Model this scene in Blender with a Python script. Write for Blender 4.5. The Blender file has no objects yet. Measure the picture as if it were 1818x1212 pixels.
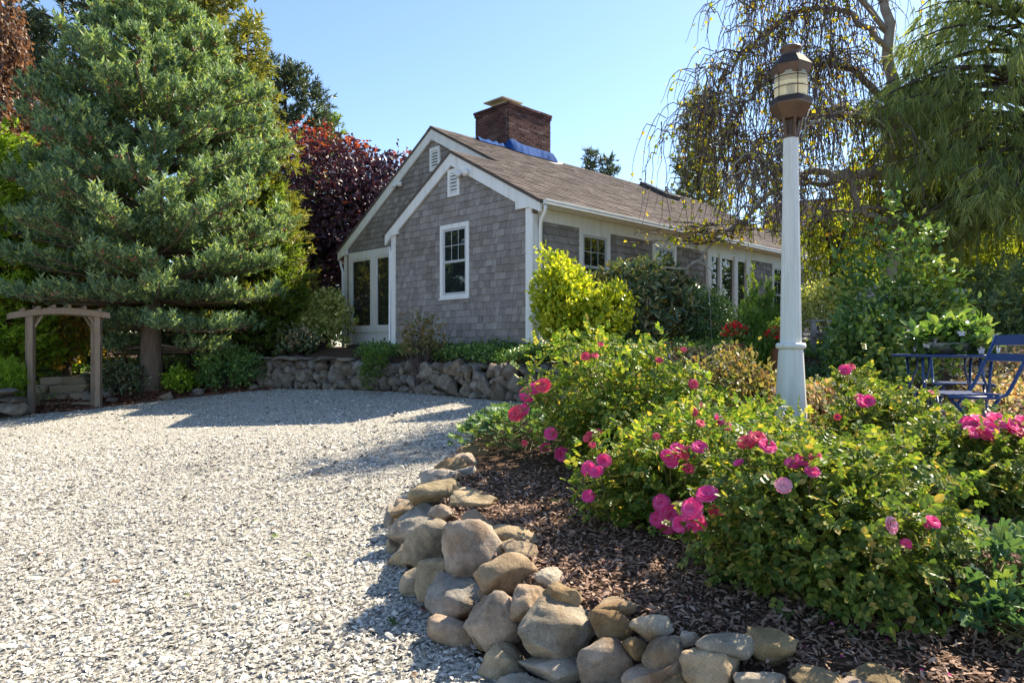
import bpy, math
import numpy as np
from mathutils import Vector, Matrix

# ------------------------------------------------------------------ camera, sky, sun, exposure
scene = bpy.context.scene
COL = scene.collection
CAM_H = 1.45
FPX, CX, HY = 1250.0, 909.0, 614.0          # focal length in photo pixels, centre column, horizon row
cam = bpy.data.cameras.new('camera')
cam.sensor_width = 36.0
cam.lens = 36.0 * FPX / 1818.0
cam.shift_y = (HY - 606.0) / 1818.0
cam.clip_start = 0.05
cam.clip_end = 3000.0
cam_ob = bpy.data.objects.new('camera', cam)
COL.objects.link(cam_ob)
cam_ob.location = (0, 0, CAM_H)
cam_ob.rotation_euler = (math.radians(90), 0, 0)
scene.camera = cam_ob

SUN = Vector((0.79, 0.60, 0.99)).normalized()      # towards the sun
SUN_EL = math.asin(SUN.z)
SUN_AZ = math.atan2(SUN.x, SUN.y)                  # clockwise from +Y
world = bpy.data.worlds.new('World')
scene.world = world
world.use_nodes = True
wn = world.node_tree
wn.nodes.clear()
wo = wn.nodes.new('ShaderNodeOutputWorld')
wb = wn.nodes.new('ShaderNodeBackground')
ws = wn.nodes.new('ShaderNodeTexSky')
ws.sky_type = 'NISHITA'
ws.sun_disc = False
ws.sun_elevation = SUN_EL
ws.sun_rotation = SUN_AZ
ws.altitude = 20.0
ws.air_density = 1.0
ws.dust_density = 0.35
ws.ozone_density = 3.0
wb.inputs['Strength'].default_value = 0.097
wn.links.new(ws.outputs['Color'], wb.inputs['Color'])
wn.links.new(wb.outputs['Background'], wo.inputs['Surface'])

sl = bpy.data.lights.new('sun', 'SUN')
sl.energy = 4.7
sl.angle = math.radians(0.53)
sl.color = (1.0, 0.90, 0.72)
sun_ob = bpy.data.objects.new('sun', sl)
COL.objects.link(sun_ob)
sun_ob.location = (20, 16, 30)
sun_ob.rotation_euler = (-SUN).to_track_quat('-Z', 'Y').to_euler()

scene.view_settings.view_transform = 'Standard'
scene.view_settings.look = 'None'
scene.view_settings.exposure = 1.45
scene.view_settings.gamma = 1.0
scene.view_settings.use_curve_mapping = False
scene.render.engine = 'CYCLES'
cy = scene.cycles
cy.max_bounces = 7
cy.diffuse_bounces = 4
cy.glossy_bounces = 3
cy.transmission_bounces = 4
cy.transparent_max_bounces = 8
cy.caustics_reflective = False
cy.caustics_refractive = False
cy.sample_clamp_indirect = 6.0

rng = np.random.default_rng(11)

# ------------------------------------------------------------------ helpers
def px(x, y, Y):
    """Point at depth Y on the line of sight of photo pixel (x, y)."""
    return np.array([(x - CX) / FPX * Y, Y, CAM_H - (y - HY) / FPX * Y])

def norm(v):
    v = np.asarray(v, float)
    return v / np.maximum(np.linalg.norm(v, axis=-1, keepdims=True), 1e-9)

def mesh_np(name, V, FS, smooth=False):
    V = np.asarray(V, np.float32)
    FS = [np.asarray(f, np.int32) for f in FS if len(f)]
    me = bpy.data.meshes.new(name)
    nv = len(V)
    me.vertices.add(nv)
    me.vertices.foreach_set('co', V.ravel())
    nl = sum(f.size for f in FS)
    npo = sum(len(f) for f in FS)
    me.loops.add(nl)
    me.polygons.add(npo)
    me.loops.foreach_set('vertex_index', np.concatenate([f.ravel() for f in FS]))
    tot = np.concatenate([np.full(len(f), f.shape[1], np.int32) for f in FS])
    start = np.concatenate([[0], np.cumsum(tot)[:-1]]).astype(np.int32)
    me.polygons.foreach_set('loop_start', start)
    me.polygons.foreach_set('loop_total', tot)
    me.polygons.foreach_set('use_smooth', np.full(npo, smooth, bool))
    me.update(calc_edges=True)
    return me

def tag(o, label=None, cat=None, group=None, kind=None):
    if label: o['label'] = label
    if cat: o['category'] = cat
    if group: o['group'] = group
    if kind: o['kind'] = kind
    return o

def link(name, me, mat=None, parent=None, loc=None, rotz=None):
    o = bpy.data.objects.new(name, me)
    COL.objects.link(o)
    if mat is not None and me is not None and len(me.materials) == 0:
        me.materials.append(mat)
    if parent is not None: o.parent = parent
    if loc is not None: o.location = [float(c) for c in loc]
    if rotz is not None: o.rotation_euler = (0, 0, rotz)
    return o

def empty(name, loc, rotz=0.0, label=None, cat=None, group=None):
    o = link(name, None, loc=loc, rotz=rotz)
    o.empty_display_size = 0.2
    return tag(o, label, cat, group)

class MB:
    """Collects shapes; build() links them as one mesh object."""
    def __init__(self):
        self.V, self.F, self.n = [], {}, 0
    def add(self, V, F):
        V = np.asarray(V, float).reshape(-1, 3)
        F = np.asarray(F, int)
        self.F.setdefault(F.shape[1], []).append(F + self.n)
        self.V.append(V)
        self.n += len(V)
        return self
    def hexa(self, c8):
        """c8: bottom 4 corners then top 4 corners, counter-clockwise seen from above."""
        return self.add(c8, [[3, 2, 1, 0], [4, 5, 6, 7], [0, 1, 5, 4], [1, 2, 6, 5], [2, 3, 7, 6], [3, 0, 4, 7]])
    def box(self, a, b):
        (x0, y0, z0), (x1, y1, z1) = np.minimum(a, b), np.maximum(a, b)
        return self.hexa([[x0, y0, z0], [x1, y0, z0], [x1, y1, z0], [x0, y1, z0],
                          [x0, y0, z1], [x1, y0, z1], [x1, y1, z1], [x0, y1, z1]])
    def beam(self, p, q, wid, thk, up=(0, 0, 1)):
        p, q = np.asarray(p, float), np.asarray(q, float)
        d = norm(q - p)
        s = np.cross(d, up)
        if np.linalg.norm(s) < 1e-4: s = np.array([1.0, 0, 0])
        s = norm(s); t = np.cross(s, d)
        s, t = s * wid / 2, t * thk / 2
        return self.hexa([p - s - t, p + s - t, q + s - t, q - s - t, p - s + t, p + s + t, q + s + t, q - s + t])
    def tube(self, P, R, n=6, cap=True):
        P = np.asarray(P, float); m = len(P)
        R = np.broadcast_to(np.asarray(R, float), (m,))
        T = norm(np.gradient(P, axis=0))
        a = np.where(np.abs(T[:, 2:3]) < 0.9, np.array([[0, 0, 1.0]]), np.array([[1.0, 0, 0]]))
        a[:] = a[0]
        s = norm(np.cross(T, a)); t = np.cross(T, s)
        th = np.linspace(0, 2 * np.pi, n, endpoint=False)
        V = P[:, None] + R[:, None, None] * (np.cos(th)[None, :, None] * s[:, None] + np.sin(th)[None, :, None] * t[:, None])
        i = np.arange(m - 1)[:, None] * n; j = np.arange(n)[None]; k = (j + 1) % n
        F = np.stack([i + j, i + k, i + n + k, i + n + j], -1).reshape(-1, 4)
        base = self.n
        self.add(V.reshape(-1, 3), F)
        if cap and n > 2:
            self.F.setdefault(n, []).append(np.array([np.arange(n)[::-1] + base, np.arange(n) + base + (m - 1) * n]))
        return self
    def lathe(self, prof, n=24, c=(0, 0, 0), fl=0.0, nfl=0, ph=0.0):
        prof = np.asarray(prof, float)
        th = np.linspace(0, 2 * np.pi, n, endpoint=False) + ph
        mod = 1.0 - fl * (0.5 + 0.5 * np.cos(nfl * th)) if nfl else np.ones(n)
        V = np.stack([prof[:, None, 0] * (mod * np.cos(th))[None], prof[:, None, 0] * (mod * np.sin(th))[None],
                      np.repeat(prof[:, 1:2], n, 1)], -1) + np.asarray(c, float)
        m = len(prof)
        i = np.arange(m - 1)[:, None] * n; j = np.arange(n)[None]; k = (j + 1) % n
        F = np.stack([i + j, i + k, i + n + k, i + n + j], -1).reshape(-1, 4)
        return self.add(V.reshape(-1, 3), F)
    def extrude(self, poly, fn):
        """poly: 2D points; fn(poly2d, 0/1) -> 3D points of the two caps."""
        A, B = np.asarray(fn(poly, 0), float), np.asarray(fn(poly, 1), float)
        k = len(poly); base = self.n
        i = np.arange(k); j = (i + 1) % k
        self.add(np.vstack([A, B]), np.stack([i, j, j + k, i + k], 1))
        self.F.setdefault(k, []).append(np.array([np.arange(k)[::-1] + base, np.arange(k) + k + base]))
        return self
    def mesh(self, name, smooth=False):
        return mesh_np(name, np.vstack(self.V), [np.vstack(v) for v in self.F.values()], smooth)
    def build(self, name, mat, parent=None, smooth=False, loc=None, rotz=None, fix=True):
        me = self.mesh(name, smooth)
        if fix:
            import bmesh
            bm = bmesh.new(); bm.from_mesh(me)
            bmesh.ops.recalc_face_normals(bm, faces=bm.faces[:])
            bm.to_mesh(me); bm.free()
        return link(name, me, mat, parent, loc, rotz)

def smoothstep(a, b, x):
    t = np.clip((np.asarray(x, float) - a) / (b - a), 0, 1)
    return t * t * (3 - 2 * t)

# ------------------------------------------------------------------ materials
MATS = {}
def new_mat(name):
    m = bpy.data.materials.new(name)
    m.use_nodes = True
    nt = m.node_tree
    nt.nodes.clear()
    out = nt.nodes.new('ShaderNodeOutputMaterial')
    MATS[name] = m
    return m, nt, out

def node(nt, kind, **kw):
    n = nt.nodes.new(kind)
    for k, v in kw.items():
        if k in n.inputs.keys(): n.inputs[k].default_value = v
        else: setattr(n, k, v)
    return n

def ramp(nt, fac, cols, pos=None):
    r = nt.nodes.new('ShaderNodeValToRGB')
    n = len(cols)
    pos = pos or [i / (n - 1) for i in range(n)]
    while len(r.color_ramp.elements) < n: r.color_ramp.elements.new(0.5)
    for e, c, p in zip(r.color_ramp.elements, cols, pos):
        e.position = p; e.color = (*c, 1)
    nt.links.new(fac, r.inputs[0])
    return r.outputs[0]

def mixc(nt, fac, a, b, mode='MIX'):
    m = nt.nodes.new('ShaderNodeMix'); m.data_type = 'RGBA'; m.blend_type = mode
    for sock, v in ((m.inputs[0], fac), (m.inputs[6], a), (m.inputs[7], b)):
        if hasattr(v, 'links'): nt.links.new(v, sock)
        elif isinstance(v, tuple): sock.default_value = (*v, 1)
        else: sock.default_value = v
    return m.outputs[2]

def rand_piece(nt):
    """A number that differs from piece to piece, whether pieces are islands or objects."""
    g = nt.nodes.new('ShaderNodeNewGeometry'); o = nt.nodes.new('ShaderNodeObjectInfo')
    a = node(nt, 'ShaderNodeMath', operation='ADD'); f = node(nt, 'ShaderNodeMath', operation='FRACT')
    nt.links.new(g.outputs['Random Per Island'], a.inputs[0]); nt.links.new(o.outputs['Random'], a.inputs[1])
    nt.links.new(a.outputs[0], f.inputs[0])
    return f.outputs[0]

def noise(nt, scale, detail=4.0, rough=0.55, coord=None, stretch=None, out='Fac', space='Object'):
    if coord is None:
        tc = nt.nodes.new('ShaderNodeTexCoord'); coord = tc.outputs[space]
    if stretch:
        mp = nt.nodes.new('ShaderNodeMapping'); mp.inputs['Scale'].default_value = stretch
        nt.links.new(coord, mp.inputs[0]); coord = mp.outputs[0]
    n = node(nt, 'ShaderNodeTexNoise', Scale=scale, Detail=detail, Roughness=rough)
    nt.links.new(coord, n.inputs['Vector'])
    return n.outputs[out]

def bump(nt, height, strength, dist=0.01):
    b = node(nt, 'ShaderNodeBump', Strength=strength, Distance=dist)
    nt.links.new(height, b.inputs['Height'])
    return b.outputs[0]

def world_pos(nt):
    return nt.nodes.new('ShaderNodeNewGeometry').outputs['Position']

def surf_mat(name, cols, pos=None, rough=0.7, scale=6.0, spec=0.3, piece=0.0, bump_s=0.0, bump_scale=60.0, bump_d=0.01,
             metal=0.0, stretch=None, detail=5.0, dirt=None, dirt_scale=1.5, dirt_amt=0.5, wpos=False, dirt_stretch=None):
    m, nt, out = new_mat(name)
    co = world_pos(nt) if wpos else None
    f = noise(nt, scale, detail, coord=co, stretch=stretch)
    if piece:
        r = rand_piece(nt)
        mx = node(nt, 'ShaderNodeMix'); mx.data_type = 'FLOAT'; mx.inputs[0].default_value = piece
        nt.links.new(f, mx.inputs[2]); nt.links.new(r, mx.inputs[3]); f = mx.outputs[0]
    c = ramp(nt, f, cols, pos)
    if dirt:
        d = noise(nt, dirt_scale, 6.0, 0.65, coord=world_pos(nt), stretch=dirt_stretch)
        dm = node(nt, 'ShaderNodeMapRange'); dm.inputs[1].default_value = 0.48; dm.inputs[2].default_value = 0.72; dm.inputs[4].default_value = dirt_amt
        nt.links.new(d, dm.inputs[0])
        c = mixc(nt, dm.outputs[0], c, dirt)
    b = node(nt, 'ShaderNodeBsdfPrincipled', Roughness=rough, Metallic=metal)
    b.inputs['Specular IOR Level'].default_value = spec
    nt.links.new(c, b.inputs['Base Color'])
    if bump_s:
        nt.links.new(bump(nt, noise(nt, bump_scale, 6.0, 0.65, coord=co, stretch=stretch), bump_s, bump_d), b.inputs['Normal'])
    nt.links.new(b.outputs[0], out.inputs[0])
    return m

def leaf_mat(name, cols, pos=None, trans=0.4, gain=1.75, tint=(1.25, 1.2, 0.55), rough=0.45, spec=0.4, clump=2.5, camt=0.45, dark=(0.5, 0.55, 0.5)):
    m, nt, out = new_mat(name)
    cols = [tuple(min(.85, v * gain) for v in c_) for c_ in cols]
    c = ramp(nt, rand_piece(nt), cols, pos)
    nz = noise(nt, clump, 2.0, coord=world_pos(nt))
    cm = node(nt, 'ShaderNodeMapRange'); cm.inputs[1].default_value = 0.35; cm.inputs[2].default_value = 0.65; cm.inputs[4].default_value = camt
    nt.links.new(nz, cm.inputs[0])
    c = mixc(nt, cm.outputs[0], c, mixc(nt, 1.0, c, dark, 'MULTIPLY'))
    b = node(nt, 'ShaderNodeBsdfPrincipled', Roughness=rough)
    b.inputs['Specular IOR Level'].default_value = spec
    nt.links.new(c, b.inputs['Base Color'])
    t = nt.nodes.new('ShaderNodeBsdfTranslucent')
    nt.links.new(mixc(nt, 1.0, c, tint, 'MULTIPLY'), t.inputs[0])
    mx = nt.nodes.new('ShaderNodeMixShader'); mx.inputs[0].default_value = trans
    nt.links.new(b.outputs[0], mx.inputs[1]); nt.links.new(t.outputs[0], mx.inputs[2])
    nt.links.new(mx.outputs[0], out.inputs[0])
    return m

def glass_mat(name, tint=(0.012, 0.017, 0.02), ior=1.75, rough=0.015):
    m, nt, out = new_mat(name)
    b = node(nt, 'ShaderNodeBsdfPrincipled', Roughness=rough, IOR=ior)
    b.inputs['Base Color'].default_value = (*tint, 1)
    nt.links.new(bump(nt, noise(nt, 1.3, 1.0), 0.04, 0.05), b.inputs['Normal'])
    nt.links.new(b.outputs[0], out.inputs[0])
    return m

surf_mat('soil', [(0.045, 0.028, 0.02), (0.09, 0.055, 0.036), (0.14, 0.09, 0.06)], scale=9, rough=0.95, spec=0.1, bump_s=0.8, bump_scale=35, bump_d=0.03, wpos=True)
surf_mat('mulch', [(0.06, 0.036, 0.026), (0.19, 0.108, 0.07), (0.31, 0.19, 0.13), (0.46, 0.34, 0.26)], piece=0.85, scale=3, rough=0.8, spec=0.25, wpos=True)
surf_mat('gravel_base', [(0.05, 0.046, 0.042), (0.21, 0.195, 0.165), (0.47, 0.435, 0.37), (0.58, 0.54, 0.465)], [0.30, 0.42, 0.55, 0.75], scale=38, rough=0.9, spec=0.15,
         bump_s=0.9, bump_scale=45, bump_d=0.02, wpos=True, detail=3.0)
surf_mat('shell', [(0.06, 0.058, 0.055), (0.19, 0.175, 0.155), (0.47, 0.43, 0.365), (0.60, 0.56, 0.485), (0.70, 0.665, 0.60)], [0.0, 0.17, 0.32, 0.58, 1.0], piece=0.8, scale=0.7, rough=0.6, spec=0.3,
         wpos=True, dirt=(0.20, 0.19, 0.18), dirt_scale=0.5, dirt_amt=0.7)
surf_mat('paver', [(0.34, 0.25, 0.17), (0.45, 0.35, 0.25), (0.55, 0.45, 0.34)], piece=0.6, scale=5, rough=0.9, bump_s=0.4, wpos=True)
def rock_mat(name, cols, gain=1.0, bs=1.0):
    """Fieldstone: each stone its own colour, mottled, speckled and stained."""
    m, nt, out = new_mat(name)
    c = ramp(nt, rand_piece(nt), [tuple(v * gain for v in q) for q in cols])
    co = world_pos(nt)
    mot = noise(nt, 7.0, 6.0, 0.7, coord=co)
    c = mixc(nt, 1.0, c, ramp(nt, mot, [(0.36, 0.34, 0.31), (0.82, 0.80, 0.77), (1.30, 1.27, 1.22)], [0.30, 0.5, 0.72]), 'MULTIPLY')
    sp = noise(nt, 160.0, 2.0, 0.5, coord=co)
    c = mixc(nt, 1.0, c, ramp(nt, sp, [(0.80, 0.80, 0.80), (1.0, 1.0, 1.0), (1.12, 1.11, 1.10)], [0.3, 0.5, 0.7]), 'MULTIPLY')
    st = noise(nt, 3.2, 5.0, 0.6, coord=co)
    sm = node(nt, 'ShaderNodeMapRange'); sm.inputs[1].default_value = 0.55; sm.inputs[2].default_value = 0.68; sm.inputs[4].default_value = 0.7
    nt.links.new(st, sm.inputs[0])
    c = mixc(nt, sm.outputs[0], c, mixc(nt, 1.0, c, (0.75, 0.55, 0.36), 'MULTIPLY'))
    b = node(nt, 'ShaderNodeBsdfPrincipled', Roughness=0.9); b.inputs['Specular IOR Level'].default_value = 0.2
    nt.links.new(c, b.inputs['Base Color'])
    nt.links.new(bump(nt, noise(nt, 28.0, 8.0, 0.7, coord=co), bs, 0.02), b.inputs['Normal'])
    nt.links.new(b.outputs[0], out.inputs[0])
rock_mat('boulder', [(0.42, 0.33, 0.19), (0.35, 0.31, 0.25), (0.48, 0.38, 0.25), (0.31, 0.23, 0.12), (0.52, 0.44, 0.33), (0.38, 0.35, 0.31), (0.45, 0.34, 0.25), (0.37, 0.28, 0.15)], 1.0)
rock_mat('wall_stone', [(0.22, 0.185, 0.14), (0.18, 0.165, 0.15), (0.27, 0.23, 0.18), (0.16, 0.13, 0.10), (0.30, 0.26, 0.22), (0.21, 0.195, 0.18), (0.25, 0.185, 0.13)], 1.02)
surf_mat('step_stone', [(0.2, 0.14, 0.08), (0.32, 0.24, 0.15), (0.42, 0.34, 0.24)], piece=0.5, scale=4, rough=0.9, bump_s=0.5, bump_scale=18, bump_d=0.02)
surf_mat('white_paint', [(0.74, 0.74, 0.73), (0.82, 0.82, 0.81)], scale=3, rough=0.5, dirt=(0.52, 0.50, 0.44), dirt_scale=2.0, dirt_amt=0.5, stretch=(1, 1, 0.15), dirt_stretch=(4, 4, .5))
surf_mat('post_paint', [(0.66, 0.66, 0.63), (0.78, 0.78, 0.76)], scale=5, rough=0.42, spec=0.45, dirt=(0.44, 0.43, 0.35), dirt_scale=4.0, dirt_amt=0.5, stretch=(1, 1, 0.08), detail=6, dirt_stretch=(6, 6, .45))
surf_mat('shingle', [(0.135, 0.12, 0.112), (0.235, 0.212, 0.20), (0.305, 0.28, 0.266), (0.43, 0.405, 0.385)], [0.15, 0.42, 0.6, 0.9], piece=0.32, scale=16, rough=0.92, spec=0.12,
         stretch=(5, 5, 0.3), bump_s=0.9, bump_scale=16, bump_d=0.006, dirt=(0.19, 0.155, 0.125), dirt_scale=1.3, dirt_amt=0.7, wpos=True)
surf_mat('roof_shingle', [(0.045, 0.037, 0.034), (0.088, 0.072, 0.066), (0.13, 0.108, 0.098), (0.175, 0.15, 0.136)], piece=0.55, scale=30, rough=0.95, spec=0.1, wpos=True,
         dirt=(0.08, 0.065, 0.058), dirt_scale=1.2, dirt_amt=0.55, bump_s=0.4, bump_scale=150)
surf_mat('concrete', [(0.2, 0.19, 0.175), (0.3, 0.29, 0.27)], scale=6, rough=0.95, bump_s=0.3)
surf_mat('brick', [(0.05, 0.029, 0.026), (0.10, 0.046, 0.04), (0.135, 0.068, 0.058), (0.24, 0.19, 0.175)], [0.05, 0.4, 0.8, 1.0], piece=0.75, scale=4, rough=0.9, spec=0.15, bump_s=0.4, wpos=True)
surf_mat('mortar', [(0.30, 0.27, 0.25), (0.42, 0.38, 0.36)], scale=8, rough=0.95)
surf_mat('flue_tile', [(0.42, 0.36, 0.24), (0.55, 0.48, 0.34)], scale=6, rough=0.8)
surf_mat('tarp', [(0.008, 0.035, 0.13), (0.015, 0.075, 0.26)], scale=4, rough=0.8, spec=0.05)
surf_mat('lead', [(0.6, 0.58, 0.54), (0.72, 0.70, 0.66)], scale=5, rough=0.6)
surf_mat('dark_frame', [(0.045, 0.043, 0.045), (0.075, 0.072, 0.072)], scale=4, rough=0.5)
surf_mat('grey_sash', [(0.42, 0.44, 0.45), (0.52, 0.54, 0.55)], scale=4, rough=0.5)
surf_mat('curtain', [(0.35, 0.38, 0.36), (0.48, 0.5, 0.48)], scale=30, stretch=(1, 1, 0.05), rough=0.9)
surf_mat('bark', [(0.09, 0.065, 0.05), (0.18, 0.13, 0.10), (0.30, 0.22, 0.16)], scale=9, stretch=(1, 1, 0.3), rough=0.95, bump_s=1.0, bump_scale=12, bump_d=0.04)
surf_mat('dark_bark', [(0.03, 0.024, 0.02), (0.075, 0.055, 0.042)], scale=9, stretch=(1, 1, 0.3), rough=0.9)
surf_mat('birch_bark', [(0.17, 0.14, 0.11), (0.33, 0.29, 0.23), (0.48, 0.44, 0.37)], scale=7, stretch=(1, 1, 2.0), rough=0.85, bump_s=0.6, bump_scale=15, bump_d=0.02)
surf_mat('twig', [(0.075, 0.05, 0.045), (0.14, 0.10, 0.09)], piece=0.7, scale=3, rough=0.7)
surf_mat('green_stem', [(0.08, 0.09, 0.03), (0.16, 0.15, 0.05), (0.15, 0.09, 0.05)], piece=0.7, scale=5, rough=0.6)
surf_mat('old_wood', [(0.15, 0.105, 0.07), (0.25, 0.185, 0.13), (0.36, 0.285, 0.21)], scale=6, stretch=(6, 6, 0.5), rough=0.9, bump_s=0.6, bump_scale=12, bump_d=0.006)
surf_mat('grey_wood', [(0.3, 0.25, 0.22), (0.45, 0.39, 0.35)], scale=6, stretch=(3, 3, 0.6), rough=0.9)
surf_mat('bronze', [(0.05, 0.03, 0.022), (0.12, 0.07, 0.045), (0.17, 0.10, 0.065)], scale=7, rough=0.45, spec=0.5, metal=0.25)
surf_mat('dark_bronze', [(0.03, 0.026, 0.026), (0.055, 0.046, 0.045)], scale=7, rough=0.75, spec=0.25, metal=0.1)
surf_mat('blue_metal', [(0.008, 0.03, 0.12), (0.018, 0.055, 0.19)], scale=5, rough=0.42, spec=0.45)
surf_mat('black_iron', [(0.012, 0.012, 0.014), (0.03, 0.03, 0.032)], scale=5, rough=0.5)
surf_mat('cushion', [(0.55, 0.5, 0.48), (0.66, 0.61, 0.58)], scale=4, rough=0.9)
surf_mat('canvas', [(0.5, 0.44, 0.38), (0.58, 0.52, 0.45)], scale=3, rough=0.9)
surf_mat('grey_siding', [(0.33, 0.35, 0.38), (0.43, 0.45, 0.48)], scale=9, stretch=(1, 1, 8), rough=0.9)
surf_mat('terracotta', [(0.3, 0.12, 0.06), (0.42, 0.18, 0.1)], scale=5, rough=0.85)
surf_mat('verdigris', [(0.12, 0.2, 0.18), (0.2, 0.3, 0.27)], scale=5, rough=0.8)
glass_mat('window_glass')
glass_mat('skylight_glass', (0.30, 0.33, 0.36), 1.6, .08)  # pane's pale base colour stands in for the bright sky reflected in it
glass_mat('door_glass', (0.03, 0.034, 0.028), 1.9)
# frosted marine lens
m, nt, out = new_mat('lens_glass')
tr = nt.nodes.new('ShaderNodeBsdfTranslucent'); tr.inputs[0].default_value = (0.93, 0.88, 0.66, 1)
gl = node(nt, 'ShaderNodeBsdfPrincipled', Roughness=0.12); gl.inputs['Base Color'].default_value = (0.86, 0.82, 0.62, 1)
gl.inputs['Transmission Weight'].default_value = 0.35
mx = nt.nodes.new('ShaderNodeMixShader'); mx.inputs[0].default_value = 0.45
nt.links.new(gl.outputs[0], mx.inputs[1]); nt.links.new(tr.outputs[0], mx.inputs[2]); nt.links.new(mx.outputs[0], out.inputs[0])
M = MATS

# ------------------------------------------------------------------ ground shape
def gz(X, Y):
    """The driveway: one even slope, rising to the right and away."""
    return 0.07 * np.asarray(X, float) + 0.0575 * np.asarray(Y, float)

GP = np.array([(-14, 12.6), (-14, -3), (6, -3), (6, 1.25), (4, 1.5), (2.2, 1.72), (1.2, 1.92), (0.62, 2.2), (0.19, 2.6), (-0.11, 2.85), (-0.40, 3.4),
               (-0.6, 3.9), (-0.80, 4.73), (-0.78, 5.74), (-0.65, 6.5), (-0.4, 7.2), (0.05, 8.0), (0.58, 8.9), (0.9, 9.75),
               (0.72, 9.95), (-0.08, 10.7), (-1.03, 11.8), (-2.19, 13.1), (-3.23, 14.0), (-5.3, 15.4), (-5.9, 15.35),
               (-7.16, 14.7), (-8.2, 14.06), (-9.67, 13.3)], float)

def poly_dist(X, Y, P=GP):
    """Signed distance to the driveway's outline, negative inside it."""
    X = np.asarray(X, float); Y = np.asarray(Y, float)
    best = np.full(X.shape, 1e9); inside = np.zeros(X.shape, bool)
    for (ax, ay), (bx, by) in zip(P, np.roll(P, -1, axis=0)):
        dx, dy = bx - ax, by - ay
        t = np.clip(((X - ax) * dx + (Y - ay) * dy) / (dx * dx + dy * dy), 0, 1)
        best = np.minimum(best, np.hypot(X - ax - t * dx, Y - ay - t * dy))
        c = ((ay > Y) != (by > Y)) & (X < (bx - ax) * (Y - ay) / (by - ay + 1e-12) + ax)
        inside ^= c
    return np.where(inside, -best, best)

def ground(X, Y, d=None):
    X = np.asarray(X, float); Y = np.asarray(Y, float)
    if d is None: d = poly_dist(X, Y)
    Xc = np.clip(X, -14, 9); Yc = np.clip(Y, -4, 22)
    g = gz(Xc, Yc)
    xb = np.interp(Y, [1.5, 2.6, 3.4, 4.7, 5.7, 7.2, 9.0], [1.6, 0.2, -0.4, -0.8, -0.78, -0.4, 0.6])
    B = np.minimum(0.38 + 0.055 * (Yc - 2.5) + 0.05 * np.clip(Xc - xb, 0, 3), 0.80) - 0.05 * smoothstep(2.7, 3.3, Xc) * (1 - smoothstep(7, 8.5, Yc))
    T = 1.15 + np.clip((X + Y - 10.9) * 0.15, 0, 0.25)
    R = B + (T - B) * np.where(X < 1.3, smoothstep(9.9, 10.3, X + Y - 0.3 * np.clip(X, 0, 2)), smoothstep(7.6, 10.6, Yc))
    R = R - 0.12 * smoothstep(2.5, 5, Xc) * smoothstep(9, 10.5, Yc) * (1 - smoothstep(16, 20, Yc))
    wp_ = smoothstep(2.6, 3.05, X) * (1 - smoothstep(6.0, 6.6, X)) * smoothstep(4.0, 4.4, Y) * (1 - smoothstep(7.2, 7.8, Y))
    R = R * (1 - wp_) + 0.64 * wp_
    L = g + np.minimum(0.5, 0.16 * np.maximum(d, 0))
    wl = smoothstep(-4.9, -6.2, X - 0.0 * Y)
    Z = R * (1 - wl) + L * wl
    ramp_w = smoothstep(0.06, 0.30, d) * (1 - wl) + smoothstep(0.0, 0.6, d) * wl
    low = g - 0.05
    return np.where(d < 0, low, low + (Z - low) * ramp_w)

def surface(X, Y):
    d = poly_dist(X, Y)
    return np.where(d < 0, gz(X, Y), np.maximum(ground(X, Y, d), -9))

def hit(x, y, lo=1.5, hi=40.0, lift=0.0):
    """Where the line of sight of photo pixel (x, y) meets the ground."""
    Ys = np.arange(lo, hi, 0.02)
    p = (x - CX) / FPX * Ys
    z = CAM_H - (y - HY) / FPX * Ys
    below = np.nonzero(z < surface(p, Ys) + lift)[0]
    i = below[0] if len(below) else len(Ys) - 1
    return np.array([p[i], Ys[i], z[i]])

def on_ground(X, Y):
    return np.array([X, Y, float(surface(np.array([X]), np.array([Y]))[0])])

# terrain: one sheet out to the horizon, fine near the camera
gx = np.unique(np.concatenate([np.arange(-15, 12.01, 0.14), np.linspace(-40, -15, 20), np.linspace(12, 40, 22), [-900, -400, -150, -80, 80, 150, 400, 900]]).round(4))
gy = np.unique(np.concatenate([np.arange(0.5, 24.01, 0.14), np.linspace(-12, 0.5, 12), np.linspace(24, 60, 18), [-200, -60, 90, 150, 300, 700, 1500]]).round(4))
XX, YY = np.meshgrid(gx, gy)
ZZ = ground(XX, YY)
ZZ = ZZ + 0.012 * np.sin(3.1 * XX + 1.3 * YY) * np.sin(2.3 * YY - XX) * (poly_dist(XX, YY) > 0.4)
nx, ny = len(gx), len(gy)
ii = (np.arange(ny - 1)[:, None] * nx + np.arange(nx - 1)[None]).ravel()
terrain = link('terrain', mesh_np('terrain', np.stack([XX, YY, ZZ], -1).reshape(-1, 3), [np.stack([ii, ii + 1, ii + nx + 1, ii + nx], 1)], True), M['soil'])
tag(terrain, kind='structure')

# the driveway sheet
gv = np.column_stack([GP, gz(GP[:, 0], GP[:, 1])])
drive = link('gravel_driveway', mesh_np('gravel_driveway', gv, [np.arange(len(GP))[None]]), M['gravel_base'])
tag(drive, kind='structure')

# crushed shell chips, thick near the camera
def chip_templates(n, k, r, lift):
    out = []
    for q in range(n):
        a = np.sort(r.uniform(0, 2 * np.pi, k) * 0.35 + np.linspace(0, 2 * np.pi, k, endpoint=False) * 1.0)
        rad = r.uniform(0.6, 1.0, k)
        el = r.uniform(0.6, 1.0)
        V = np.column_stack([rad * np.cos(a), el * rad * np.sin(a), r.uniform(-0.1, 0.1, k)])
        V = np.vstack([V, [0, 0, lift]])
        j = np.arange(k)
        out.append((V, np.stack([j, (j + 1) % k, np.full(k, k)], 1)))
    return out

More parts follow.
